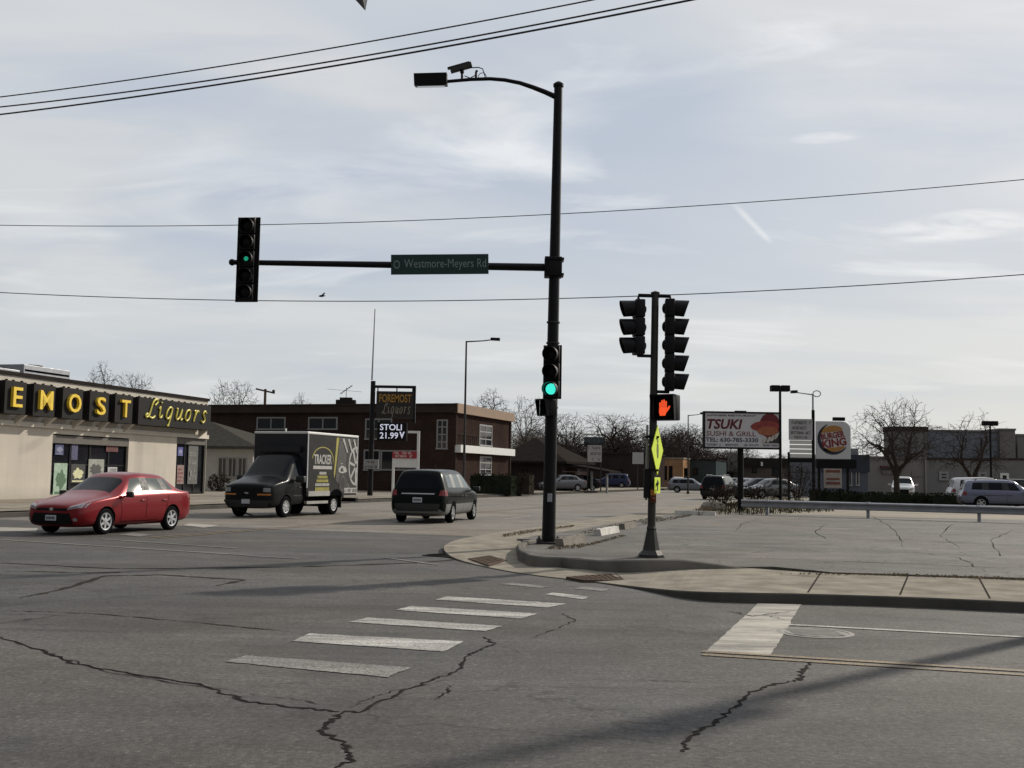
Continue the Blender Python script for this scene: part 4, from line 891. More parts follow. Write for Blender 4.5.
# small board low on the pole and the white framed red sign behind
def board(name, label, x0, y0, x1, y1, Y, m_, posts=(), z0=.19, th=.06, cat='sign', rows=0, ink=None, hd=None):
    a = AT(x0, (y0 + y1) / 2, Y); b2 = AT(x1, (y0 + y1) / 2, Y); xm = (x0 + x1) / 2; zt = AT(xm, y0, Y).z; zb2 = AT(xm, y1, Y).z; o = Vector(((a.x + b2.x) / 2, Y, z0)); w_ = b2.x - a.x
    t = thing(name, label, cat, o); p = MB().box(-w_ / 2, w_ / 2, -th, th, zb2 - z0, zt - z0, bev=.015).build('sign_panel', m_, t)
    for f in posts: mb = MB(); mb.box(f * w_ / 2 - .06, f * w_ / 2 + .06, th, th + .12, 0, zt - z0 - .02); mb.build('post', M_galvp, t)
    if rows:
        mb = MB()
        for k in range(rows): H = (zt - zb2); glyphs(mb, -w_ * .42, w_ * .42, zb2 - z0 + H * (k + .25) / rows, zb2 - z0 + H * (k + .72) / rows, -th - .006, k + int(x0))
        mb.build('lettering', ink or M_txtk, t)
    return t
board('notice_board', 'small grey board strapped low across the black sign pole', 364, 459.5, 378.5, 469, Ys - .35, M_whitef, (), rows=2)
M_wf = M_whitef; Y2 = 66.5; o = AT(406, 490, Y2); o = Vector((o.x, Y2, .19)); t = thing('frame_sign', 'white framed sign stand with a small red board', 'sign', o)
def q2(x, y): return AT(x, y, Y2) - o
mb = MB(); x0, x1 = q2(393.5, 460).x, q2(418, 460).x; zt = q2(418, 431).z; zm = q2(406, 460).z; mb.box(x0 - .07, x0 + .07, -.07, .07, 0, zm + .2); mb.box(x1 - .08, x1 + .08, -.07, .07, q2(418, 470).z, zt); mb.box(q2(408, 431).x, x1 - .08, -.06, .06, zt - .14, zt); mb.box(x0 + .07, x1 - .08, -.06, .06, zm - .45, zm + .1); mb.build('frame', M_white, t)
a, c_ = q2(392.5, 458), q2(417, 451.5); mb = MB(); mb.box(a.x, c_.x, -.12, -.062, a.z, c_.z); pn = mb.build('sign_panel', mat('red_sign_face', (.34, .03, .04), .5), t)
mb = MB(); 
for k in range(2): glyphs(mb, a.x + .1, c_.x - .1, a.z + .06 + k * .2, a.z + .2 + k * .2, -.13, 40 + k)
mb.build('lettering', M_white, pn)
# ---------------------------------------------------------------- restaurant sign
Yt = 49.0; b = AT(741, 511, Yt); b = Vector((b.x, Yt, .15)); M_face = mat('sign_face_pale', (.56, .545, .56), .45, 0, .06, 1)
t = thing('restaurant_sign', 'wide sushi restaurant sign with red lettering on a single black post', 'sign', b)
def qt(x, y): return AT(x, y, Yt) - b
a, c_ = qt(703, 449.5), qt(780, 412); zt0, zt1 = qt(741, 449).z, qt(741, 411.8).z; x0, x1 = a.x, c_.x; W_, H_ = x1 - x0, zt1 - zt0
mb = MB(); mb.tube([(0, .1, -.1), (0, .1, zt0 + .05)], .135, 12); mb.build('post', M_blackm, t, 40)
fr = MB(); f_ = .07; fr.box(x0, x1, -.14, .2, zt0, zt0 + f_); fr.box(x0, x1, -.14, .2, zt1 - f_, zt1); fr.box(x0, x0 + f_, -.14, .2, zt0 + f_, zt1 - f_); fr.box(x1 - f_, x1, -.14, .2, zt0 + f_, zt1 - f_); fr.box(-.25, .25, .0, .18, zt1, zt1 + .05); fr.build('frame', M_blackm, t)
pn = MB().box(x0 + f_, x1 - f_, -.11, .17, zt0 + f_, zt1 - f_).build('sign_panel', M_face, t)
def TX(u): return x0 + W_ * u
def TZ(v): return zt0 + H_ * v
yf = -.113
mb = MB(); put_text(mb, 'TSUKI', (TX(.275), yf, TZ(.66)), W_ * .46, H_ * .27, shear=.22, bold=.03, depth=.008); mb.build('lettering', mat('crimson_letter', (.10, .004, .012), .5, 0, .15, 6), pn)
mb = MB(); put_text(mb, 'SUSHI & GRILL', (TX(.36), yf, TZ(.405)), W_ * .64, H_ * .13, bold=.006, depth=.008); mb.build('lettering', mat('rose_letter', (.15, .04, .065), .5, 0, .1, 6), pn)
mb = MB(); put_text(mb, 'JAPANESE RESTAURANT', (TX(.36), yf, TZ(.885)), W_ * .64, H_ * .055, bold=.012, depth=.008); put_text(mb, 'TEL: 630-785-3330', (TX(.37), yf, TZ(.24)), W_ * .68, H_ * .115, bold=.02, depth=.008)
for k in range(4): glyphs(mb, TX(.04 + .245 * k), TX(.04 + .245 * k + .19), TZ(.085), TZ(.13), yf - .006, 60 + k, .9)
mb.build('lettering', mat('navy_letter', (.03, .03, .08), .5, 0, .1, 6), pn)
def blob(pts, y, m_, nm):
    mb = MB(); mb.prism([(TX(u), y, TZ(v)) for u, v in pts], (0, -.006, 0)); mb.build(nm, m_, pn)
def ell(cu, cv, ru, rv, a0=0, a1=360, n=24, rot=0):
    o = []
    for k in range(n + 1):
        a = R(a0 + (a1 - a0) * k / n); x, y = ru * math.cos(a), rv * math.sin(a); o.append((cu + x * math.cos(R(rot)) - y * math.sin(R(rot)), cv + x * math.sin(R(rot)) + y * math.cos(R(rot))))
    return o[:-1] if abs(a1 - a0) >= 360 else o
blob([(u, v) for u, v in ell(.86, .64, .135, .33, n=30) if u < .985], yf, mat('sun_disc_red', (.14, .012, .018), .5, 0, .15, 3), 'print')
blob(ell(.80, .62, .19, .14, n=26, rot=12), yf - .008, mat('salmon_print', (.26, .04, .032), .5, 0, .3, 6), 'print')
blob(ell(.835, .49, .135, .12, n=24), yf - .016, mat('orange_print', (.34, .11, .045), .5, 0, .35, 9), 'print')
blob([(.80, .17), (.985, .17), (.985, .40), (.93, .36), (.86, .34), (.78, .27)], yf - .01, mat('black_print', (.02, .02, .02), .5, 0, .2, 9), 'print')
mb = MB()
for k, (u, v) in enumerate(((.79, .30), (.845, .32), (.895, .36), (.94, .42))): mb.prism([(TX(a_), yf - .018, TZ(b_)) for a_, b_ in ell(u, v - .06, .022, .09, n=12, rot=-12)], (0, -.004, 0))
mb.build('print', mat('cream_print', (.5, .46, .42), .5, 0, .2, 9), pn)

# ---------------------------------------------------------------- letter board and burger sign
Yb = 70.0; o = AT(815, 499, Yb); o = Vector((o.x, Yb, .16)); t = thing('letter_board_sign', 'grey letter board with blank lower rows beside the burger sign', 'sign', o)
def qb(x, y): return AT(x, y, Yb) - o
x0, x1 = qb(789, 440).x, qb(812, 440).x; z0, z1 = qb(800, 458).z, qb(800, 419).z; zm = qb(800, 440).z
mb = MB(); mb.tube([(qb(813.5, 440).x, .05, 0), (qb(813.5, 440).x, .05, qb(812, 410).z)], .10, 10); mb.box(qb(788, 460).x, qb(788, 460).x + .12, 0, .12, 0, qb(789, 452).z); mb.box(x0, x1 + .1, -.05, .1, z0 - .28, z0 - .02); mb.build('post', M_blackm, t, 40)
pn = MB().box(x0, x1, -.14, .1, zm, z1, bev=.02).build('sign_panel', mat('grey_sign_face', (.38, .375, .39), .5, 0, .08, 2), t)
for a_, b_, c_, d_, k in ((.15, .1, 1.0, 1.2, 71), (.2, .3, .68, .86, 72), (.1, .1, .38, .54, 73), (.3, .3, .1, .24, 74)): glyphs((mb := MB()), x0 + a_, x1 - b_, zm + c_, zm + d_, -.15, k, .95); mb.build('lettering', M_txtk, pn)
mb = MB(); h_ = (zm - z0) / 4
for k in range(4): mb.box(x0 + .05, x1 - .05, -.13, .08, z0 + h_ * k + .03, z0 + h_ * (k + 1) - .03)
mb.build('board_row', mat('pale_sign_row', (.58, .58, .55), .5, 0, .06, 3), t)
Yk = 72.0; o = AT(834, 498, Yk); o = Vector((o.x, Yk, .16)); t = thing('burger_sign', 'rounded grey sign with red burger lettering and a dark blue crescent', 'sign', o)
def qk(x, y): return AT(x, y, Yk) - o
x0, x1, z0, z1 = qk(816, 440).x, qk(850, 440).x, qk(833, 459).z, qk(833, 421.5).z; rr = .55
P = [(x0, z0), (x1, z0), (x1, z1 - rr)] + [(x1 - rr + rr * math.cos(R(a)), z1 - rr + rr * math.sin(R(a))) for a in range(15, 90, 15)] + [(x1 - rr, z1), (x0, z1)]
pn = MB().prism([(x, .15, z) for x, z in P], (0, -.3, 0)).build('sign_panel', mat('burger_sign_face', (.52, .525, .54), .45, 0, .06, 1), t)
mb = MB()
for x in (x0 + .1, x1 - .25): mb.box(x, x + .15, -.08, .08, 0, z0)
mb.box(x0, x1 + .35, -.2, .2, z0 - .62, z0 - .02); mb.box(x1 - 1.1, x1 - .35, -.15, .15, z1 + .05, z1 + .28); mb.build('post', M_blackm, t)
cx, cz = x0 + (x1 - x0) * .48, z0 + (z1 - z0) * .53; rad = (x1 - x0) * .45; yk = -.155
def KP(pts, y, m_, nm='print'): MB().prism([(cx + u * rad, y, cz + v * rad) for u, v in pts], (0, -.008, 0)).build(nm, m_, pn)
def rotp(pts, a): c, s = math.cos(R(a)), math.sin(R(a)); return [(u * c - v * s, u * s + v * c) for u, v in pts]
M_bun = mat('bun_orange', (.36, .17, .04), .5, 0, .1, 3); M_kred = mat('burger_red', (.19, .012, .014), .5, 0, .1, 3); M_kblue = mat('crescent_blue', (.008, .011, .028), .5, 0, .1, 3)
KP(rotp([(-.68, .46)] + [(.74 * math.cos(R(a)), .46 + .42 * math.sin(R(a))) for a in range(170, 5, -15)] + [(.68, .46)], 8), yk, M_bun)
KP(rotp([(.66, -.54)] + [(.70 * math.cos(R(a)), -.54 + .30 * math.sin(R(a))) for a in range(-10, -171, -16)] + [(-.66, -.54)], 8), yk, M_bun)
cres = [(1.02 * math.cos(R(a)), 1.02 * math.sin(R(a))) for a in range(110, 331, 8)] + [((1.0 - .19 * math.sin(R((a - 110) / 220 * 180)) - .03) * math.cos(R(a)), (1.0 - .19 * math.sin(R((a - 110) / 220 * 180)) - .03) * math.sin(R(a))) for a in range(330, 109, -8)]
KP(cres, yk, M_kblue)
mb = MB(); rv = Vector((math.cos(R(9)), 0, math.sin(R(9)))); uv_ = Vector((-math.sin(R(9)), 0, math.cos(R(9))))
def tk(s, u, v, w_, h_, y): put_text(mb, s, Vector((cx, y, cz)) + rv * u * rad + uv_ * v * rad, w_ * rad, h_ * rad, rv, uv_, bold=.035, depth=.012)
tk('BURGER', .02, .24, 1.56, .40, yk - .012); tk('KING', .04, -.25, 1.58, .52, yk - .012); mb.build('lettering', M_kred, pn)
mb = MB(); glyphs(mb, x0 + .05, x1 - .7, z0 - .1, z0 + .06, -.17, 81, .9); mb.build('lettering', M_white, pn)
o = board('menu_board', 'stacked pale and red menu board below the burger sign', 824, 467, 841.5, 488, 74, mat('menu_face', (.30, .27, .25), .5, 0, .3, 2), (-.85, .85), .16)
Y = 74; a = AT(825, 470, Y); mb = MB(); w_ = (AT(841, 470, Y) - a).x; 
for x, y0, y1 in ((.05, 470, 472.5), (.1, 478, 480), (.05, 482, 484.5)): mb.box(-w_ / 2 + x, w_ / 2 - x, -.075, -.063, AT(832, y1, Y).z - .16, AT(832, y0, Y).z - .16)
mb.build('print', mat('menu_print', (.14, .05, .04), .6, 0, .5, 4), o)
# far boards on the left of the road
o = board('clinic_sign', 'white lettered sign board topped by a dark oval between two posts', 587.5, 445, 601.5, 462, 105, mat('clinic_face', (.40, .38, .37), .5, 0, .05, 2), (-.95, .95), .19, rows=3)
a = AT(594, 440.5, 105) - o.location; mb = MB(); mb.lathe([(.95, -.12), (.95, .12)], 28, Matrix.Translation((a.x, 0, a.z)) @ Matrix.Rotation(R(90), 4, 'X') @ Matrix.Diagonal((1, .36, 1, 1))); p = mb.build('oval_panel', mat('oval_sign_dark', (.03, .045, .055), .5, 0, .1, 2), o, 40)
mb = MB(); glyphs(mb, a.x - .55, a.x + .55, a.z - .1, a.z + .12, -.14, 91); mb.build('lettering', M_dim, p)
mb = MB(); mb.box(-1.0, 1.0, .1, .25, AT(594, 447, 105).z - .19, AT(594, 437, 105).z - .19); mb.build('back_panel', M_galvp, o)
board('blank_sign', 'blank pale square sign on a pole before the dark brick building', 632.5, 452.5, 643.5, 464, 128, mat('blank_face', (.42, .41, .40), .5, 0, .05, 2), (0,), .2)

# ---------------------------------------------------------------- background buildings
M_orb = brick('orange_brick', (.42, .245, .13), (.36, .20, .105), (.35, .25, .17), 1.5); M_dkb = brick('brown_brick', (.050, .036, .034), (.04, .03, .028), (.04, .035, .033), 1.5)
M_gry = mat('grey_render', (.20, .198, .198), .9, 0, .12, .4, .15, 30); M_gry2 = mat('blue_grey_cladding', (.17, .185, .215), .7, 0, .1, .5); M_tan = mat('taupe_render', (.22, .208, .195), .9, 0, .1, .4)
M_bkb = mat('navy_fascia', (.016, .022, .045), .5, 0, .1, 1); M_bkl = mat('light_blue_wall', (.07, .085, .12), .7, 0, .1, 1); M_teal = mat('grey_green_siding', (.06, .075, .078), .8, 0, .15, 1)
def block(name, label, x0, x1, ytop, Y, m_, depth=12, d=None, cap=M_roofd, caph=.25, wins=(), fm=None, doors=(), z0=.1, parapet=.15, cat='building'):
    A_ = AT(x0, 480, Y); d = d or Vector((1, 0, 0)); F = Frame((A_.x, A_.y), (d.x, d.y)); L = F.px(x1, 480)[0]; zt = F.px((x0 + x1) / 2, ytop)[1]
    t = thing(name, label, cat, (F.P.x, F.P.y, 0), F.ang); MB().box(0, L, 0, depth, 0, zt - caph).build('wall', m_, t)
    MB().box(-.12, L + .12, -.12, depth + .12, zt - caph + .003, zt).build('parapet', cap, t)
    for w_ in wins: a, b2, c2, d2 = F.rect(*w_[:4]); window(t, a, b2, c2, d2, fm or M_whitef, M_winglass, w_[4] if len(w_) > 4 else 1, w_[5] if len(w_) > 5 else 1, .1)
    for w_ in doors:
        a, b2, c2, d2 = F.rect(*w_); mb = MB(); mb.box(a, b2, -.04, .02, .1, d2); dd = mb.build('door', M_dark, t)
        mb = MB(); mb.box(b2 - .2, b2 - .14, -.08, -.04, 1.0, 1.2); mb.build('handle', M_alu, dd)
    return t, F, L, zt
DBv = Vector((DB.x, DB.y, 0))
block('brown_brick_building', 'long low brown brick building behind the blank square sign', 570, 645, 452, 150, M_dkb, 14, DBv, M_roofd, .3, [(606, 468, 612, 480), (618, 468, 624, 480)], M_fasc)
t, F, L, zt = block('orange_brick_shop', 'small sunlit orange brick shop with dark windows', 661.5, 683, 457.5, 165, M_orb, 6, DBv, M_conc, .2, [(664, 466, 667, 480), (669, 466, 672.5, 480)], M_blackm, [(684, 468, 688.5, 485)])
block('green_grey_building', 'low grey green building right of the orange brick shop', 689, 716, 459, 170, M_teal, 12, DBv, M_roofd, .2, [(693, 468, 698, 475)], M_blackm)
t, F, L, zt = block('strip_mall', 'distant long low dark roofed shop row behind the parked cars', 712, 800, 458, 190, mat('strip_mall_wall', (.11, .095, .085), .9, 0, .3, .3), 16, DBv, M_roofd, 1.6, [(716, 470, 722, 478), (727, 470, 733, 478), (752, 466, 757, 473), (772, 468, 780, 476)], M_blackm)
a, b2, c2, d2 = F.rect(707, 463.5, 719, 468); MB().box(a, b2, -.3, -.13, c2, d2).build('shop_sign', M_white, t)
a, b2, c2, d2 = F.rect(761, 462, 763, 466); MB().box(a, b2, -.3, -.13, c2, d2).build('shop_sign', M_white, t)
a, b2, c2, d2 = F.rect(728, 459, 738, 472); MB().box(a, b2, -.6, -.005, c2, zt + .9).build('gable', M_tan, t)
# burger restaurant
t, F, L, zt = block('burger_restaurant', 'low burger restaurant with navy roof band and pale blue walls', 822, 868, 454.5, 92, M_bkl, 10, None, M_bkb, 1.45, [(855.5, 470, 859.5, 486), (848, 470, 852, 486)], M_whitef)
a, b2, c2, d2 = F.rect(849, 448, 862, 455); MB().box(a, b2, 1, 4, zt, d2).build('roof_tower', mat('pale_tower', (.26, .265, .28), .8, 0, .1, 1), t); a, b2, c2, d2 = F.rect(840, 466.5, 866, 469.5); MB().box(a, L, -.1, -.005, c2, d2).build('trim_band', M_whitef, t)
# grey commercial building on the right, several volumes
A_ = AT(864, 480, 108); F = Frame((A_.x, A_.y), (1, -.03)); t = thing('grey_building', 'large grey commercial building of stepped boxes behind the bare trees', 'building', (A_.x, A_.y, 0), F.ang)
def vol(x0, x1, yt, y0, dep, m_, caph=.2):
    a = F.px(x0, 470, y0)[0]; b2 = F.px(x1, 470, y0)[0]; z = F.px((x0 + x1) / 2, yt, y0)[1]; MB().box(a, b2, y0, y0 + dep, 0, z - caph).build('wall', m_, t); MB().box(a - .08, b2 + .08, y0 - .08, y0 + dep + .05, z - caph + .003, z).build('parapet', M_fasc if m_ is M_gry else M_gry, t)
vol(864, 925, 456.5, .0, 8, M_tan); vol(925, 995, 458, .05, 8.1, M_gry); vol(995.2, 1100, 458.6, .02, 8.05, M_gry)
vol(893, 928, 426.5, 8.2, 3, M_gry, .5); vol(928.5, 1000, 430, 8.6, 12, M_gry2); vol(1000.4, 1016, 428.5, 8.3, 12, M_tan); vol(1018, 1100, 434.5, 9.5, 12, M_tan)
for x0, y0, x1, y1, m_ in ((939, 471.5, 948.5, 480.5, M_whitef), (1000, 473, 1009, 486, M_white), (978, 472, 987, 481, M_whitef), (911.5, 471.5, 921.5, 476.5, M_tan)):
    a, b2, c2, d2 = F.rect(x0, y0, x1, y1); window(t, a, b2, c2, d2, m_, M_winglass, 1, 2, .22, -.0)
a, b2, c2, d2 = F.rect(882, 470, 900, 474); MB().box(a, b2, -.15, -.005, c2, d2).build('wall_sign', mat('wall_sign_face', (.19, .175, .165), .6), t)
a, b2, c2, d2 = F.rect(880, 466, 903, 468.5); MB().box(a, b2, -.5, -.005, c2, d2).build('awning', mat('maroon_awning', (.07, .02, .02), .7), t)
a, z_ = F.px(925, 458); MB().box(a - .06, a + .1, -.16, -.004, 0, z_ + .05).build('downpipe', mat('pale_downpipe', (.25, .24, .21), .6), t); a, z_ = F.px(1016, 436); MB().box(a - .1, a + .1, 8.6, 8.95, 4, z_).build('downpipe', M_fasc, t)
# brown hipped roof house on the left roadside
M_rb = mat('brown_shingle', (.032, .027, .025), .9, 0, .2, 2, .4, 20); Fh = Frame(AT(497, 489, 108).xy, DB); t = thing('brown_house', 'low dark brick house with brown hipped roof and white porch posts', 'house', (Fh.P.x, Fh.P.y, 0), Fh.ang)
Wh = 6.6; ze = Fh.px(535, 461)[1]; zr = Fh.px(520, 440)[1] + .4; MB().box(0, Wh, 0, 10, 0, ze).build('wall', M_dkb, t); mb = MB(); ov = .6
B4 = [Vector((-ov, -ov, ze)), Vector((Wh + ov, -ov, ze)), Vector((Wh + ov, 10 + ov, ze)), Vector((-ov, 10 + ov, ze))]; rA = Vector((2.6, 4.2, zr)); rB = Vector((2.8, 6.5, zr))
for q_ in ((B4[0], B4[1], rA), (B4[1], B4[2], rB, rA), (B4[2], B4[3], rB), (B4[3], B4[0], rA, rB)): mb.quad(list(q_))
mb.prism([p - Vector((0, 0, .2)) for p in B4], (0, 0, .195))
mb.prism([(Wh + .61, 1, ze - .5), (Wh + 4.4, 1, ze - 1.1), (Wh + 4.4, 6, ze - 1.1), (Wh + .61, 6, ze - .5)], (0, 0, .22)); mb.build('roof', M_rb, t)
for x in (Wh + 1.2, Wh + 2.5, Wh + 4.0): MB().box(x, x + .18, 1.2, 1.38, 0, ze - 1.15 + (Wh + 4.4 - x) * .14).build('porch_post', M_whitef, t)
a, b2, c2, d2 = Fh.rect(521, 467, 529, 477); window(t, a, b2, c2, d2, M_fasc, M_winglass, 2, 2, .1)

# ---------------------------------------------------------------- guardrail
gA = AT(742, 502, 45.5); gB = AT(1024, 510, 40.2); gd = (gB - gA); gd.z = 0; gl = gd.length + 14; gd.normalize(); ang = math.atan2(gd.y, gd.x)
t = thing('guardrail', 'long galvanised steel guardrail along the back of the parking lot', 'guardrail', (gA.x, gA.y, .15), ang); zt = AT(742, 499.3, 45.5).z - .15
prof = [(-.04, 0), (-.12, .035), (-.12, .085), (-.05, .12), (-.05, .19), (-.12, .225), (-.12, .275), (-.04, .31)]
mb = MB(); mb.grid([[(x, y, zt - .31 + z) for y, z in prof] + [(x, y + .012, zt - .31 + z) for y, z in prof[::-1]] + [(x, prof[0][0], zt - .31)] for x in [k * gl / 24 for k in range(25)]]); mb.build('rail', M_galv, t)
px_ = (927 - 742) / (1024 - 742) * 13.6; 
for k in range(-2, 5):
    x = F and (k * 3.9 + .2) + 0
    x = 9.05 + k * 4.0
    if 0 <= x < gl: MB().box(x - .06, x + .06, -.035, .1, -.2, zt + .02).build('post', M_galv, t)

# ---------------------------------------------------------------- vegetation
M_bark = mat('grey_brown_bark', (.055, .045, .038), .9, 0, .3, 3, .5, 12); M_twig = mat('brown_twigs', (.062, .050, .044), .9, 0, .25, .4); M_twigp = mat('pale_twigs', (.17, .15, .13), .9, 0, .2, .4)
def tree_meshes(seed, h, rad, trunk_h, N=900, rtip=.013, r0=.2, twig=M_twig, flat=1.0, clump=0.):
    """trunk and limbs that keep dividing until every twig reaches a point of a domed crown"""
    rd = random.Random(seed); tr = MB(); cr = MB(); T = []; cz = trunk_h + (h - trunk_h) * .42; rz = h - cz
    while len(T) < N:
        v = Vector((rd.gauss(0, 1), rd.gauss(0, 1), rd.gauss(0, 1))).normalized() * (rd.random() ** (1 / 2.4)); v *= 1 + .13 * math.sin(v.x * 5 + seed) * math.cos(v.y * 4 + v.z * 3)
        if v.z < -.55: continue
        T.append(Vector((v.x * rad, v.y * rad, cz + v.z * rz * (flat if v.z > 0 else .75))))
    def rr(n): return max(rtip, r0 * (n / N) ** .48)
    def jit(a): return Vector((rd.uniform(-a, a), rd.uniform(-a, a), rd.uniform(-a, a)))
    def grow(p, d, ts, n0):
        n = len(ts)
        if n <= 2:
            for q in ts:
                m1 = p.lerp(q, .5) + jit((q - p).length * .10) + d * (q - p).length * .12; cr.tube([p, m1, q], [rtip, rtip, rtip * .75], 3, False)
                if rd.random() < .7: e = (q - p).normalized() + jit(.7); cr.tube([m1, m1 + e * rd.uniform(.2, .5)], [rtip * .85, rtip * .6], 3, False)
            return
        k = 2 if rd.random() < .62 else 3; C_ = rd.sample(ts, min(k, n))
        for _ in range(4):
            B = [[] for _ in C_]
            for q in ts: B[min(range(len(C_)), key=lambda i: (q - C_[i]).length_squared)].append(q)
            C_ = [sum(b, Vector()) / len(b) if b else c for b, c in zip(B, C_)]
        for b, c in zip(B, C_):
            if not b: continue
            f = rd.uniform(.34, .46) if n > 30 else rd.uniform(.42, .6); L = (c - p).length; e = p + (c - p) * f + Vector((0, 0, .05 * L)) + jit(L * .06); m1 = p.lerp(e, .5) + d * L * f * .14 + jit(L * .03); r1 = rr(len(b)); r_ = min(rr(n), r1 * 1.3)
            (tr if len(b) > N / 14 else cr).tube([p, m1, e], [r_, (r_ + r1) / 2, r1], 7 if len(b) > N / 14 else (4 if r1 > .025 else 3), len(b) > N / 14)
            grow(e, (e - m1).normalized(), b, n)
    top = Vector((rd.uniform(-.1, .1), rd.uniform(-.1, .1), trunk_h)); tr.tube([(0, 0, -.2), (0, 0, .12), (top.x * .5, top.y * .5, trunk_h * .5), top + Vector((0, 0, .05))], [r0 * 1.5, r0 * 1.1, r0 * .98, r0 * .9], 10); grow(top, Vector((0, 0, 1)), T, N)
    return tr.mesh('trunk', M_bark, 60), cr.mesh('crown', twig, 60), h, rad
TV = [tree_meshes(21, 8.5, 3.7, 1.9, 1500, .012, .23), tree_meshes(5, 11, 3.6, 2.6, 1300, .017, .26), tree_meshes(33, 11, 4.4, 2.6, 1500, .017, .27), tree_meshes(8, 11, 3.4, 2.6, 800, .018, .22, M_twigp), tree_meshes(50, 7.5, 2.6, 1.4, 650, .012, .17)]
def tree(px, pybase, ytop, Y, wpx, var, label, group=None, z0=.1, rz=None):
    b = AT(px, pybase, Y); T = AT(px, ytop, Y).z - z0; mt_, mc, zs, xs = TV[var]
    t = thing('bare_tree', label, 'tree', (b.x, Y, z0), rz if rz is not None else random.uniform(0, 6), group); link('trunk', mt_, t); link('crown', mc, t)
    sx = (wpx * Y / FPX / 2) / xs; t.scale = (sx, sx, T / zs); return t
tree(897, 488, 397, 84, 96, 0, 'bare spreading tree before the grey building with a white pickup under it', rz=.6)
tree(973, 492, 411, 90, 74, 4, 'smaller bare forked tree behind the silver wagon', rz=2.2)
bgt = 'bare winter trees beyond the buildings'
for px, yt, Y, wp, v, lab in ((97, 363, 110, 46, 1, 'bare tree top left of the pair above the liquor store roof'), (131, 368.5, 114, 46, 2, 'bare tree top right of the pair above the liquor store roof'), (229, 377, 125, 58, 2, 'dense bare tree above the right end of the liquor store'),
        (298, 394, 135, 36, 1, 'bare twiggy top showing over the brick block left of the roof aerial'), (489, 390, 128, 56, 1, 'bare tree rising behind the copper roof band of the brick block'), (526, 393, 122, 50, 3, 'pale grey bare tree between the brick block and the brown house'),
        (560, 410, 150, 66, 2, 'dark bare tree behind the tall mast arm pole'), (617, 411, 160, 92, 2, 'broad bare tree behind the blank square sign'), (682, 424, 172, 70, 1, 'bare tree above the orange brick shop')):
    tree(px, 488, yt, Y, wp, v, lab, bgt)
rd = random.Random(77); gl_ = 'low bare tree in the far grey tree belt along the road'
for k in range(50):
    px = rd.uniform(520, 705) if k < 34 else rd.uniform(700, 800) if k < 44 else rd.uniform(455, 560); tree(px, 484, rd.uniform(424, 446) if px < 700 else rd.uniform(442, 455), rd.uniform(175, 250), rd.uniform(40, 62), rd.choice((1, 2)), gl_, 'far tree belt along the road')
for k in range(12): tree(rd.uniform(-300, 260) if k < 7 else rd.uniform(870, 1400), 484, rd.uniform(432, 448), rd.uniform(190, 260), rd.uniform(50, 70), rd.choice((1, 2)), 'low bare tree far behind the buildings beyond the lots', 'far trees behind the buildings')
def leaf_mass(mb, x0, x1, y0, y1, z0, z1, n, s, rd, shape=None):
    for _ in range(n):
        p = Vector((rd.uniform(x0, x1), rd.uniform(y0, y1), rd.uniform(z0, z1)))
        if shape and not shape(p): continue
        a = Vector((rd.gauss(0, 1), rd.gauss(0, 1), rd.gauss(0, 1))).normalized(); b2 = a.cross(Vector((rd.gauss(0, 1), rd.gauss(0, 1), rd.gauss(0, 1)))).normalized(); q_ = s * rd.uniform(.6, 1.4)
        mb.quad([p - a * q_, p + b2 * q_ * .5, p + a * q_, p - b2 * q_ * .5])
    return mb
M_hdg = mat('dark_evergreen', (.022, .026, .018), .9, 0, .4, 1.5); M_bsh = mat('brown_shrub', (.042, .035, .028), .9, 0, .4, 2); M_grs = mat('dry_grass', (.075, .068, .036), .95, 0, .4, 1.2); M_wed = mat('dead_weeds', (.20, .165, .115), .95, 0, .4, 3)
def hedge(px0, px1, ytop, Y, dep, label, m_=M_hdg, z0=.15, d=Vector((1, 0, 0))):
    a = AT(px0, 490, Y); F_ = Frame((a.x, a.y), d.xy); L = F_.px(px1, 490)[0]; h = F_.px((px0 + px1) / 2, ytop)[1] - z0; mb = MB(); rd_ = random.Random(int(px0))
    mb.box(.12, L - .12, .12, dep - .12, 0, h - .15); leaf_mass(mb, 0, L, 0, dep, .02, h, int(L * 420), .09, rd_, lambda p: min(p.x, L - p.x, p.y, dep - p.y, h - p.z) < .2 and rd_.random() < .5 + .5 * math.sin(p.x * 2.3) ** 2)
    tag(mb.build('hedge', m_, None, None, (F_.P.x, F_.P.y, z0), F_.ang), label, 'hedge')
hedge(845, 962, 492.5, 66, 1.4, 'long dark clipped hedge in front of the grey building')
hedge(812, 851, 489.5, 69, 1.2, 'short dark hedge under the burger sign')
hedge(468, 512, 473.5, 82, 1.5, 'dark evergreen hedge along the side of the brick block', d=DBv); hedge(512.5, 530, 473, 84, 1.5, 'rounded brown green hedge end beside the brown house', M_bsh, d=DBv)
def shrub(px, py, Y, w_, h, label, m_, z0=.15, n=900, s=.10):
    b = AT(px, py, Y); mb = MB(); rd_ = random.Random(int(px)); 
    for k in range(26): a = rd_.uniform(0, 6.3); e_ = rd_.uniform(.1, .5); mb.tube([(0, 0, 0), (math.cos(a) * w_ * e_ * .5, math.sin(a) * w_ * e_ * .5, h * .5), (math.cos(a) * w_ * e_ * .8, math.sin(a) * w_ * e_ * .8, h * rd_.uniform(.75, 1))], .012, 3)
    leaf_mass(mb, -w_ / 2, w_ / 2, -w_ / 2, w_ / 2, .02, h, n, s, rd_, lambda p: (p.x / (w_ / 2)) ** 2 + (p.y / (w_ / 2)) ** 2 + ((p.z - h * .45) / (h * .58)) ** 2 < 1 and math.sin(p.x * 9) + math.sin(p.y * 8 + 1) + math.sin(p.z * 10) > -.9)
    tag(mb.build('shrub', m_, None, None, (b.x, Y, z0)), label, 'shrub')
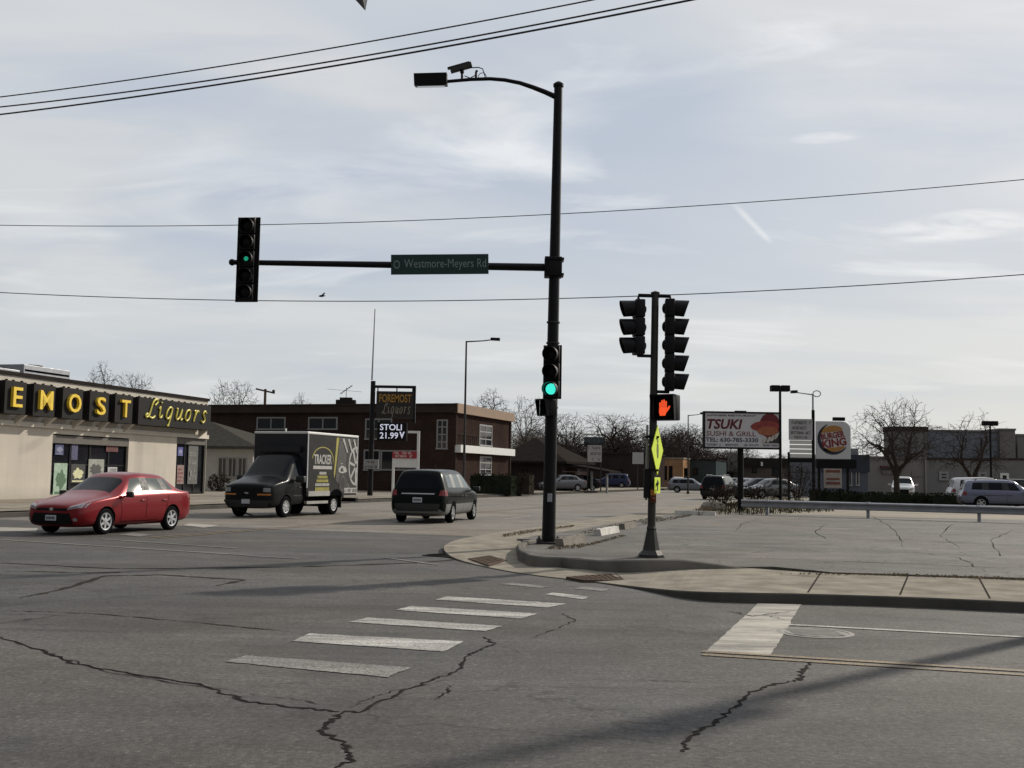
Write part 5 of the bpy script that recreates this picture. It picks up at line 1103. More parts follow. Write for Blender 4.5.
shrub(797, 500, 58, 2.6, 2.3, 'tall brown leafless shrub left of the letter board post', M_bsh, .16, 2600, .05); shrub(722, 507, 51, 1.9, 1.15, 'dark brown shrub at the foot of the restaurant sign', M_bsh, .16, 2200, .05); shrub(757, 500, 57, 2.0, 1.2, 'dark twiggy shrub behind the guardrail right of the sign post', M_bsh, .16, 2200, .05)
shrub(219, 487, 74, 1.6, 1.2, 'grey green bush at the corner of the white cottage', M_bsh, .19)
# boulders / planter stub beside the sign
b = AT(715, 506, 50.5); mb = MB(); mb.lathe([(1.0, -.1), (.95, .3), (.75, .5), (.3, .56), (.01, .57)], 9, Matrix.Rotation(.4, 4, 'Z') @ Matrix.Diagonal((.62, .5, .7, 1))); tag(mb.build('boulder', M_conc, None, 30, (b.x, 50.9, .15)), 'pale tan boulder below the shrub at the restaurant sign', 'boulder')
# dry grass islands and kerb weeds
def grass(px_poly, z, n, hgt, label, m_, name='grass'):
    P = [G(x, y, z) for x, y in px_poly]; mb = MB(); rd_ = random.Random(len(px_poly) + int(px_poly[0][0]))
    c_ = sum(P, Vector()) / len(P)
    x0, x1 = min(p.x for p in P), max(p.x for p in P); y0, y1 = min(p.y for p in P), max(p.y for p in P); k = 0
    def inside(x, y):
        r_ = False
        for i in range(len(P)):
            a, b2 = P[i], P[i - 1]
            if (a.y > y) != (b2.y > y) and x < (b2.x - a.x) * (y - a.y) / (b2.y - a.y) + a.x: r_ = not r_
        return r_
    for _ in range(n * 4):
        x, y = rd_.uniform(x0, x1), rd_.uniform(y0, y1)
        if not inside(x, y): continue
        h = hgt * rd_.uniform(.4, 1.3); a = rd_.uniform(0, 6.3); dx, dy = math.cos(a), math.sin(a); l = rd_.uniform(-.6, .6) * h
        mb.quad([(x - dx * .02, y - dy * .02, z + .004), (x + dx * .02, y + dy * .02, z + .004), (x + dx * .002 + dy * l, y + dy * .002 - dx * l, z + h), (x - dx * .002 + dy * l, y - dy * .002 - dx * l, z + h)]); k += 1
        if k > n: break
    tag(mb.build(name, m_), label, 'grass', None, 'stuff')
grass([(700, 509), (716, 505), (745, 503.5), (790, 505), (832, 508), (834, 511.5), (770, 514.5), (720, 515)], .152, 2600, .16, 'patchy dry grass under the restaurant sign', M_grs)
grass([(690, 513.5), (706, 509.5), (714, 505.5), (722, 506), (712, 513), (700, 516)], .154, 700, .2, 'tan dead grass mound beside the white parking blocks', M_wed)
for poly, lab in (([(500, 536), (520, 531.5), (545, 528.5), (575, 525.5), (574, 527), (545, 530.5), (522, 534.5), (504, 537.3)], 'dead brown weeds along the kerb left of the tall pole'), ([(578, 533), (592, 529.5), (625, 522.5), (660, 516.5), (662, 519), (628, 525), (600, 531), (582, 535)], 'dead weeds between the pavement and the parking blocks'),
                  ([(640, 523), (655, 519.5), (690, 514.5), (692, 516.5), (660, 521.5), (645, 525)], 'dead leaves and weeds along the lot edge behind the short signal pole'), ([(545, 549), (560, 546.5), (590, 544), (612, 538), (622, 535), (626, 536), (600, 543.5), (580, 548), (560, 550)], 'dark leaf litter along the joint right of the tall pole')):
    grass(poly, .14 if 'kerb' in lab else .15, 900, .035, lab, M_wed, 'weeds')
grass([(775, 574.2), (900, 576), (1024, 580.8), (1300, 592), (1300, 590), (1024, 578.8), (900, 574.6)], .14, 1500, .03, 'thin dry grass strip between the sidewalk and the lot', M_wed, 'weeds')
# timber pole far behind the store roof
b = AT(262, 488, 120); t = thing('utility_pole', 'far wooden utility pole with a tilted crossarm above the brick block', 'utility pole', (b.x, 120, 0)); z_ = AT(262, 389, 120).z; MB().tube([(0, 0, 0), (0, 0, z_)], [.2, .14], 8).build('pole', M_wood, t, 40)
MB().box(-1.0, 1.1, -.08, .08, z_ - .3, z_ - .12, Matrix.Translation((0, 0, z_)) @ Matrix.Rotation(R(12), 4, 'Y') @ Matrix.Translation((0, 0, -z_))).build('crossarm', M_wood, t); MB().lathe([(.02, z_ - .2), (.16, z_ - .2), (.16, z_ + .15), (.02, z_ + .2)], 8, Matrix.Translation((.9, 0, -.25))).build('insulator', M_galvp, t)
# ---------------------------------------------------------------- vehicles (x forward, y left, z up, origin on the ground)
def paint(name, c, metal=.3, rough=.28): return mat(name, c, rough, metal, .03, .5, spec=.3 if sum(c) > .1 else .1, coat=.32 if sum(c) > .1 else .06)
def stn(xb, xr, wm, zm, wb, zbelt, wt, zt, zb, crown=.02, inset=.03, xg=None):
    return [Vector((xb, 0, zb)), Vector((xb, wm * .78, zb)), Vector((xb, wm * .955, zb + .08)), Vector((xb, wm, zm)), Vector((xb, wb, zbelt)), Vector((xb if xg is None else xg, wb - inset, zbelt + .035)),
            Vector((xr, wt, zt - .055)), Vector((xr, wt * .82, zt)), Vector((xr, 0, zt + crown))]
class Car:
    """LABELS: {(station interval, ring interval): part index}; parts: {index: (name, sided)}"""
    def __init__(s, t, stations, labels, parts, mats, wheels, wr, ww, half, sub=2, lower=None, lowj=1):
        s.t = t; bm = bmesh.new(); rings = []
        for p in stations: rings.append([bm.verts.new(v) for v in p] + [bm.verts.new((v.x, -v.y, v.z)) for v in p[7:0:-1]])
        n = len(rings[0])
        for i, (a, b) in enumerate(zip(rings, rings[1:])):
            for j in range(n):
                f = bm.faces.new((a[j], a[(j + 1) % n], b[(j + 1) % n], b[j])); jj = j if j < 8 else 15 - j
                f.material_index = labels.get((i, jj), lower if (lower and jj <= lowj and (jj < 2 or i < len(rings) - 4)) else 0)
        bm.faces.new(rings[0]); bm.faces.new(rings[-1][::-1]); bmesh.ops.recalc_face_normals(bm, faces=bm.faces)
        me = bpy.data.meshes.new('shell'); bm.to_mesh(me); bm.free(); ob = bpy.data.objects.new('shell', me); col.objects.link(ob)
        for m_ in mats: me.materials.append(m_)
        md = ob.modifiers.new('s', 'SUBSURF'); md.levels = sub; md.render_levels = sub
        cb = MB(); cb.mi = 1
        for x in wheels:
            for sg in (-1, 1): cb.lathe([(wr + .045, half - .30), (wr + .045, half + .4)], 24, Matrix.Translation((x, 0, wr + .01)) @ Matrix.Rotation(R(-90 * sg), 4, 'X'))
        cme = cb.mesh('cut', mats); cut = bpy.data.objects.new('cut', cme); col.objects.link(cut)
        bd = ob.modifiers.new('b', 'BOOLEAN'); bd.operation = 'DIFFERENCE'; bd.object = cut; bd.solver = 'EXACT'
        dg = bpy.context.evaluated_depsgraph_get(); full = bpy.data.meshes.new_from_object(ob.evaluated_get(dg)); bpy.data.objects.remove(ob); bpy.data.objects.remove(cut)
        s.bvh = BVHTree.FromPolygons([v.co.copy() for v in full.vertices], [list(p.vertices) for p in full.polygons])
        groups = {}
        for p in full.polygons:
            mi = p.material_index; key = ('body', 0)
            if mi in parts: nm, sided = parts[mi]; key = (nm, (1 if p.center.y > 0 else -1) if sided else 0)
            groups.setdefault(key, []).append(p)
        for (nm, sd_), ps in groups.items():
            idx = {}; vs_ = []; fs = []; ms = []
            for p in ps:
                f = []
                for v in p.vertices:
                    if v not in idx: idx[v] = len(vs_); vs_.append(full.vertices[v].co.copy())
                    f.append(idx[v])
                fs.append(f); ms.append(p.material_index)
            m2 = bpy.data.meshes.new(nm); m2.from_pydata(vs_, [], fs)
            for m_ in mats: m2.materials.append(m_)
            for p, k in zip(m2.polygons, ms): p.material_index = k; p.use_smooth = True
            m2.set_sharp_from_angle(angle=R(38)); link(nm, m2, t)
        bpy.data.meshes.remove(full)
    def hit(s, ax, a, b):
        o, d = {'front': (Vector((9, a, b)), Vector((-1, 0, 0))), 'back': (Vector((-9, a, b)), Vector((1, 0, 0))), 'left': (Vector((a, 9, b)), Vector((0, -1, 0))), 'right': (Vector((a, -9, b)), Vector((0, 1, 0))), 'top': (Vector((a, b, 9)), Vector((0, 0, -1)))}[ax]
        l, nrm, i, dist = s.bvh.ray_cast(o, d); 
        if l is None: return None
        return l, (nrm if nrm.dot(d) < 0 else -nrm)
    def patch(s, name, ax, quad, m_, n=(8, 4), off=.006, parent=None):
        """a skin patch that follows the body, bounded by four corners"""
        rows = []
        for j in range(n[1] + 1):
            r = []
            for i in range(n[0] + 1):
                u, v = i / n[0], j / n[1]
                a = (quad[0][0] * (1 - u) + quad[1][0] * u) * (1 - v) + (quad[3][0] * (1 - u) + quad[2][0] * u) * v
                b = (quad[0][1] * (1 - u) + quad[1][1] * u) * (1 - v) + (quad[3][1] * (1 - u) + quad[2][1] * u) * v
                h = s.hit(ax, a, b)
                if h is None: h = r[-1] if r else (Vector((0, 0, -.5)), Vector((0, 0, 0)))
                r.append(h)
            rows.append(r)
        mb = MB(); mb.grid([[h[0] + h[1] * off for h in r] for r in rows]); return mb.build(name, m_, parent or s.t, 50)
    def seam(s, ax, pts, w_=.012, m_=None):
        mb = MB()
        for (a0, b0), (a1, b1) in zip(pts, pts[1:]):
            d = Vector((a1 - a0, b1 - b0)); nrm = Vector((-d.y, d.x)).normalized() * w_ / 2; n = 6; rows = []
            for k in range(n + 1):
                a, b = a0 + (a1 - a0) * k / n, b0 + (b1 - b0) * k / n; r = []
                for sg in (-1, 1):
                    h = s.hit(ax, a + nrm.x * sg, b + nrm.y * sg)
                    if h: r.append(h[0] + h[1] * .003)
                if len(r) == 2: rows.append(r)
            if len(rows) > 1: mb.grid(rows)
        return mb.build('panel_seam', m_ or M_dark, s.t)
_wc = {}
def wheel_mesh(r, w_, rim_r, style):
    k = (r, w_, rim_r, style)
    if k in _wc: return _wc[k]
    M = Matrix.Rotation(R(-90), 4, 'X'); a = w_ / 2
    mb = MB(); mb.lathe([(rim_r, -a * .8), (rim_r + .02, -a), (r - .03, -a), (r, -a * .7), (r, a * .7), (r - .03, a), (rim_r + .02, a), (rim_r, a * .8)], 28, M, False); ty = mb.mesh('wheel', M_tyre, 40)
    mb = MB(); mb.mi = 1; mb.lathe([(.01, a * .25), (rim_r, a * .25)], 24, M, False); mb.lathe([(rim_r, -a * .75), (rim_r, a * .25)], 24, M, False); mb.mi = 0
    mb.lathe([(rim_r * .99, a * .8), (rim_r * .99, a * .92), (rim_r * .86, a * .86), (rim_r * .84, a * .3)], 28, M, False); mb.lathe([(rim_r * .27, a * .3), (rim_r * .25, a * .88), (.01, a * .9)], 14, M, False)
    ns, sw = {'six': (6, .30), 'ten': (10, .14), 'steel': (8, .34), 'five': (5, .28)}[style]
    for i in range(ns): mb.box(rim_r * .2, rim_r * .88, -rim_r * sw / 2, rim_r * sw / 2, a * .42, a * .82, M @ Matrix.Rotation(2 * math.pi * i / ns, 4, 'Z'))
    ri = mb.mesh('rim', [M_rim, M_dark], 30); _wc[k] = (ty, ri); return ty, ri
def wheels(t, xs, yw, r, w_, rim_r, style='six'):
    ty, ri = wheel_mesh(r, w_, rim_r, style)
    for x in xs:
        for sg in (1, -1):
            o = link('wheel', ty, t); o.location = (x, sg * (yw - w_ / 2 - .01), r); o.rotation_euler = (0, random.uniform(0, 1), 0) if sg > 0 else (0, random.uniform(0, 1), math.pi); link('rim', ri, o)
def mirror(t, x, y, z, m_, s=1.0, sides=(1, -1)):
    for sg in sides:
        mb = MB(); mb.box(x - .06 * s, x + .05 * s, sg * (y + .06) if sg > 0 else -(y + .06 + .2 * s), sg * (y + .06 + .2 * s) if sg > 0 else -(y + .06), z - .065 * s, z + .075 * s, bev=.025); mb.box(x - .02, x + .02, min(sg * (y - .04), sg * (y + .08)), max(sg * (y - .04), sg * (y + .08)), z - .05, z - .015); mb.build('wing_mirror', m_, t, 50)
M_body_trim = mat('black_bumper_plastic', (.016, .016, .017), .6, 0, .15, 6)
M_seatlight = M_winglass
P_WIN = {2: ('windshield', False), 3: ('side_window', True), 4: ('rear_side_window', True), 5: ('rear_window', False)}
M_cabin = mat('car_glass', (.006, .009, .012), .04, 0, .15, 1, spec=.16)
M_cabinl = mat('car_side_glass', (.075, .095, .092), .07, 0, .3, .9, spec=.55)
def sedan(name, label, loc, ang, c, style='six', sub=2, group=None, full=True, sidegl=None, nm='car'):
    t = thing(name, label, 'car', loc, ang, group); t.scale = (.965, 1, 1)
    S = [stn(2.33, 2.33, .58, .48, .52, .62, .40, .66, .26), stn(2.27, 2.26, .76, .48, .72, .68, .56, .725, .20), stn(2.02, 2.0, .855, .5, .83, .755, .62, .81, .17), stn(1.55, 1.55, .885, .5, .87, .83, .66, .905, .17), stn(1.05, 1.10, .888, .52, .875, .885, .66, .985, .17),
         stn(.94, .32, .888, .55, .875, .90, .57, 1.44, .17, xg=.90), stn(.86, .22, .888, .55, .876, .905, .59, 1.47, .17, xg=.80), stn(-.12, -.18, .888, .55, .878, .925, .61, 1.505, .17), stn(-.22, -.27, .888, .55, .878, .93, .61, 1.505, .17),
         stn(-1.05, -.98, .888, .55, .876, .955, .595, 1.475, .17), stn(-1.12, -1.04, .888, .55, .875, .957, .59, 1.468, .17), stn(-1.46, -1.22, .886, .56, .872, .965, .575, 1.44, .18, xg=-1.44), stn(-1.60, -1.30, .885, .56, .868, .97, .56, 1.42, .18, xg=-1.60),
         stn(-1.84, -1.80, .88, .57, .855, .99, .60, 1.09, .19), stn(-2.10, -2.10, .85, .6, .82, .99, .60, 1.085, .22), stn(-2.27, -2.26, .78, .6, .74, .95, .56, 1.02, .27), stn(-2.32, -2.32, .64, .6, .60, .86, .45, .92, .33)]
    lb = {(4, 6): 2, (4, 7): 2, (6, 5): 3, (8, 5): 4, (10, 5): 4, (12, 6): 5, (12, 7): 5, (7, 5): 1, (9, 5): 1}
    pm = paint(nm + '_paint', c); C_ = Car(t, S, lb, P_WIN, [pm, M_body_trim, M_cabin, sidegl or M_cabin, sidegl or M_cabin, M_cabin], (1.40, -1.30), .315, .2, .88, sub)
    wheels(t, (1.40, -1.30), .885, .315, .2, .215, style)
    mirror(t, .72, .86, .955, M_body_trim)
    for sg in (1, -1):
        ax = 'left' if sg > 0 else 'right'
        C_.patch('headlight', 'front', [(sg * .45, .60), (sg * .80, .66), (sg * .82, .775), (sg * .50, .69)], M_lens, (6, 3)); C_.patch('tail_light', 'back', [(sg * .52, .80), (sg * .82, .80), (sg * .82, .95), (sg * .50, .92)], M_red, (5, 3)); C_.patch('tail_light', ax, [(-2.24, .80), (-1.98, .84), (-2.0, .95), (-2.2, .95)], M_red, (4, 3))
        C_.patch('fog_lamp', 'front', [(sg * .62, .34), (sg * .70, .34), (sg * .70, .41), (sg * .62, .41)], M_lens, (2, 2), .012)
        if full:
            C_.seam(ax, [(.82, .30), (.82, .60), (.90, .88)]); C_.seam(ax, [(-.17, .28), (-.17, .90)]); C_.seam(ax, [(-1.02, .60), (-1.12, .93)]); C_.seam(ax, [(-1.0, .36), (-1.02, .60)]); C_.seam(ax, [(.82, .29), (-1.0, .29)])
            for x in (-.02, -.93): h = C_.hit(ax, x, .80); mb = MB(); mb.box(x - .1, x + .1, min(h[0].y - .01 * sg, h[0].y + .035 * sg), max(h[0].y - .01 * sg, h[0].y + .035 * sg), .785, .815, bev=.01); mb.build('door_handle', pm, t, 40)
    C_.patch('grille', 'front', [(-.62, .26), (.62, .26), (.52, .52), (-.52, .52)], M_blackm, (10, 5), .008); C_.patch('upper_grille', 'front', [(-.44, .575), (.44, .575), (.46, .635), (-.46, .635)], M_blackm, (8, 2), .008)
    h = C_.hit('front', 0, .40); mb = MB(); mb.box(h[0].x, h[0].x + .025, -.155, .155, .34, .47, bev=.006); pl = mb.build('number_plate', M_plate, t); mb = MB(); 
    for k in range(6): mb.box(h[0].x + .0255, h[0].x + .029, -.12 + k * .042, -.095 + k * .042, .375, .435)
    mb.build('lettering', M_txtk, pl); mb = MB(); mb.lathe([(.055, 0), (.055, .012), (.03, .016)], 16, Matrix.Translation((C_.hit('front', 0, .61)[0].x, 0, .61)) @ Matrix.Rotation(R(90), 4, 'Y') @ Matrix.Diagonal((.7, 1, 1, 1))); mb.build('badge', M_chrome, t)
    h = C_.hit('back', 0, .7); mb = MB(); mb.box(h[0].x - .02, h[0].x + .005, -.155, .155, .68, .8); mb.build('number_plate', M_plate, t)
    return t, C_
def tall_car(name, label, loc, ang, c, L=4.93, W=1.93, H=1.76, van=True, cat='car', sub=2, group=None, nm='van', glass=None, low=None, rails=False, sidegl=None, wr=.335, zoff=0, full=True, rearlow=None):
    """minivan, sport utility or estate from one set of stations scaled to size"""
    t = thing(name, label, cat, loc, ang, group); h = L / 2; w_ = W / 2; k = H / 1.76
    cw, hd = (1.35, .45) if van else (1.05, .38); hz_ = (1.02 if van else 1.03) * k; bz = (1.0 if van else .98) * k; zb = .22 + zoff
    S = [stn(h - .01, h - .01, w_ * .66, .55, w_ * .62, .76 * k, w_ * .5, .80 * k, .32 + zoff), stn(h - .10, h - .12, w_ * .88, .55, w_ * .85, .84 * k, w_ * .66, .89 * k, .25 + zoff), stn(h - .45, h - .45, w_ * .97, .56, w_ * .95, .92 * k, w_ * .72, .98 * k, zb), stn(cw + .3, cw + .3, w_, .58, w_ * .98, bz - .03, w_ * .74, hz_ + .02, zb), stn(cw, cw + .02, w_, .6, w_ * .985, bz, w_ * .76, hz_ + .06, zb),
         stn(cw - .1, hd, w_, .6, w_ * .985, bz + .01, w_ * .70, H - .06, zb, xg=cw - .16), stn(cw - .2, hd - .09, w_, .6, w_ * .985, bz + .01, w_ * .72, H - .04, zb, xg=cw - .28), stn(-.05, -.12, w_, .6, w_ * .985, bz + .02, w_ * .74, H, zb), stn(-.15, -.21, w_, .6, w_ * .985, bz + .02, w_ * .74, H, zb),
         stn(-1.15, -1.12, w_, .6, w_ * .98, bz + .03, w_ * .735, H - .005, zb), stn(-1.24, -1.20, w_, .6, w_ * .98, bz + .03, w_ * .735, H - .01, zb), stn(-h + .42, -h + .58, w_ * .985, .6, w_ * .965, bz + .05, w_ * .72, H - .03, zb), stn(-h + .28, -h + .44, w_ * .98, .6, w_ * .955, bz + .05, w_ * .715, H - .04, zb, xg=-h + .3),
         stn(-h + .17, -h + .30, w_ * .965, .6, w_ * .93, bz + .04, w_ * .69, H - .07, zb + .03, xg=-h + .2), stn(-h + .1, -h + .12, w_ * .94, .62, w_ * .90, bz - .02, w_ * .84, bz + .06, zb + .06), stn(-h + .02, -h + .03, w_ * .9, .62, w_ * .86, bz - .22, w_ * .72, bz - .10, zb + .1), stn(-h, -h, w_ * .8, .62, w_ * .74, .72 * k, w_ * .6, .78 * k, zb + .17)]
    lb = {(4, 6): 2, (4, 7): 2, (6, 5): 3, (8, 5): 4, (10, 5): 4, (7, 5): 1, (9, 5): 1, (13, 6): 5, (13, 7): 5}
    pm = paint(nm + '_paint', c); g = glass or M_cabin
    C_ = Car(t, S, lb, P_WIN, [pm, low or M_body_trim, g, sidegl or g, sidegl or g, g], (h - .95, -h + 1.02), wr, .22, w_ * .99, sub, 1 if low else None, 2 if van else 1)
    wheels(t, (h - .95, -h + 1.02), w_ * .985, wr, .22, wr * .64, 'five'); mirror(t, cw - .25, w_ * .97, bz + .1, pm if not van else M_body_trim, 1.15)
    for sg in (1, -1):
        ax = 'left' if sg > 0 else 'right'
        C_.patch('headlight', 'front', [(sg * w_ * .5, .66 * k), (sg * w_ * .88, .70 * k), (sg * w_ * .9, .82 * k), (sg * w_ * .54, .77 * k)], M_lens, (6, 3))
        z0, z1 = (.90 * k, 1.08 * k) if van else (.82 * k, 1.04 * k)
        C_.patch('tail_light', 'back', [(sg * w_ * .72, z0), (sg * w_ * .89, z0), (sg * w_ * .87, z1), (sg * w_ * .76, z1)], M_red, (5, 4), .008); C_.patch('tail_light', ax, [(-h + .32, z0), (-h + .10, z0), (-h + .16, z1), (-h + .28, z1)], M_red, (4, 4), .008)
        if full:
            C_.seam(ax, [(cw - .3, .34), (cw - .3, bz - .03)]); C_.seam(ax, [(-.1, .34), (-.1, bz)]); C_.seam(ax, [(-1.2, .6), (-1.2, bz)]); C_.seam(ax, [(-.15, bz - .14), (-h + .5, bz - .12)], .02)
            for x in (.06, -.36 if van else -1.0): hh = C_.hit(ax, x, bz - .13); mb = MB(); mb.box(x - .1, x + .1, min(hh[0].y - .01 * sg, hh[0].y + .035 * sg), max(hh[0].y - .01 * sg, hh[0].y + .035 * sg), bz - .145, bz - .115, bev=.01); mb.build('door_handle', M_body_trim, t, 40)
        if rails: mb = MB(); mb.tube([(hd - .3, sg * w_ * .66, H - .02), (hd - .45, sg * w_ * .66, H + .05), (-h + .9, sg * w_ * .64, H + .04), (-h + .75, sg * w_ * .63, H - .04)], .022, 6); mb.build('roof_rail', M_body_trim, t, 50)
    C_.patch('grille', 'front', [(-w_ * .5, .34), (w_ * .5, .34), (w_ * .45, .70 * k), (-w_ * .45, .70 * k)], M_blackm, (8, 5), .008)
    C_.patch('rear_bumper', 'back', [(-w_ * .89, .30 + zoff), (w_ * .89, .30 + zoff), (w_ * .89, .64), (-w_ * .89, .64)], rearlow or M_body_trim, (10, 3), .012)
    hh = C_.hit('back', 0, .78 * k); mb = MB(); mb.box(hh[0].x - .025, hh[0].x + .01, -.155, .155, .76 * k - .08, .76 * k + .08, bev=.005); pl = mb.build('number_plate', M_plate, t); mb = MB()
    for j in range(6): mb.box(hh[0].x - .030, hh[0].x - .0255, -.12 + j * .042, -.095 + j * .042, .76 * k - .03, .76 * k + .03)
    mb.build('lettering', M_txtk, pl)
    mb = MB(); mb.tube([(-.3, 0, H + .01), (-.45, 0, H + .2)], .008, 5); mb.build('aerial', M_body_trim, t)
    return t, C_
A_TO = math.atan2(-DA.y, -DA.x); A_AW = math.atan2(DA.y, DA.x)
# red saloon
p = G(138.5, 532); c_ = p - DB * .78
sedan('red_car', 'shiny red saloon car waiting before the liquor store', (c_.x, c_.y, .004), A_TO - R(.5), (.21, .006, .011), 'six', nm='red_car', sidegl=M_cabinl)
# dark minivan, seen from behind
hd_ = R(90 - 11.5); fwd = Vector((math.cos(hd_), math.sin(hd_), 0)); lft = Vector((-fwd.y, fwd.x, 0)); pr = G(452, 523); c_ = pr + lft * .90 + fwd * 1.45
t, C_ = tall_car('minivan', 'dark green minivan driving away past the box truck', (c_.x, c_.y, .004), hd_, (.006, .009, .008), L=4.95, W=1.93, H=1.74, cat='van', nm='minivan', low=mat('grey_cladding', (.16, .165, .16), .5, .1, .1, 3), sidegl=M_cabinl, rearlow=mat('dark_bumper', (.02, .022, .022), .55, 0, .1, 4))
C_.patch('tailgate_trim', 'back', [(-.55, .93), (.55, .93), (.55, .965), (-.55, .965)], M_chrome, (8, 1), .010)
# box truck
pf = G(289, 518); pr = G(335, 514.3); mid = pf.lerp(pr, .5); c_ = mid - DB * 1.03 - DA * .1; ang = A_TO
t = thing('box_truck', 'black delivery truck with a decorated cargo box facing the crossing', 'truck', (c_.x, c_.y, .004), ang)
S = [stn(2.74, 2.74, .84, .62, .80, 1.0, .64, 1.08, .36), stn(2.66, 2.65, .95, .62, .93, 1.07, .78, 1.17, .31), stn(2.25, 2.2, .99, .64, .97, 1.17, .80, 1.29, .31), stn(1.78, 1.80, 1.0, .66, .98, 1.23, .80, 1.40, .34), stn(1.68, 1.70, 1.0, .66, .98, 1.24, .80, 1.44, .34),
     stn(1.58, .98, 1.0, .68, .98, 1.25, .76, 2.16, .40, xg=1.52), stn(1.48, .88, 1.0, .68, .98, 1.25, .78, 2.20, .40, xg=1.40), stn(.74, .70, 1.0, .68, .98, 1.26, .80, 2.24, .40), stn(.66, .64, 1.0, .68, .98, 1.26, .80, 2.24, .40), stn(.5, .5, 1.0, .68, .98, 1.26, .80, 2.24, .40)]
pm = paint('truck_paint', (.014, .0145, .016), .2, .3)
C_ = Car(t, S, {(4, 6): 2, (4, 7): 2, (6, 5): 3, (8, 5): 1}, {2: ('windshield', False), 3: ('side_window', True)}, [pm, M_body_trim, M_cabin, M_cabin], (1.76,), .37, .25, .98, 2)
wheels(t, (1.76, -1.76), 1.0, .37, .24, .225, 'steel')
wheels(t, (-1.76,), .74, .37, .24, .225, 'steel')
bw = 1.08; bx0, bx1, bz0, bz1 = -3.45, .55, .72, 3.04
M_box = mat('charcoal_box_wrap', (.020, .019, .0185), .45, 0, .08, 1.5, spec=.2); M_boxf = mat('box_front_dark', (.009, .010, .014), .4, 0, .1, 2)
mb = MB(); mb.box(bx0, bx1 - .01, -bw, bw, bz0, bz1 - .09); bx = mb.build('cargo_box', M_box, t)
mb = MB(); mb.box(bx1 - .009, bx1 + .03, -bw - .005, bw + .005, bz0 + .4, bz1 - .09); mb.box(bx1 + .03, bx1 + .25, -bw * .8, bw * .8, 2.3, 2.5); mb.build('front_panel', M_boxf, bx)
mb = MB(); mb.box(bx0 - .03, bx1 + .05, -bw - .02, bw + .02, bz1 - .088, bz1, bev=.02); mb.lathe([(.03, bz1), (.03, bz1 + .12)], 8, Matrix.Translation((bx1 - .3, 0, 0))); mb.build('roof_rail', M_white, bx)
mb = MB()
for sg in (-1, 1): mb.box(bx0 - .02, bx0 + .05, min(sg * bw, sg * (bw + .015)), max(sg * bw, sg * (bw + .015)), bz0, bz1 - .09); mb.box(bx1 - .06, bx1 + .02, min(sg * bw, sg * (bw + .015)), max(sg * bw, sg * (bw + .015)), bz0 + .3, bz1 - .09)
mb.build('corner_post', M_galv, bx)
mb = MB(); mb.box(-3.6, .5, -.45, -.3, .5, .72); mb.box(-3.6, .5, .3, .45, .5, .72); mb.box(-3.75, -3.55, -1.0, 1.0, .45, .60); mb.box(-1.95, -1.57, -.9, .9, .3, .45)
for sg in (-1, 1): mb.box(-2.3, -2.26, min(sg * .6, sg * 1.02), max(sg * .6, sg * 1.02), .25, .72)
mb.build('chassis', M_blackm, t)
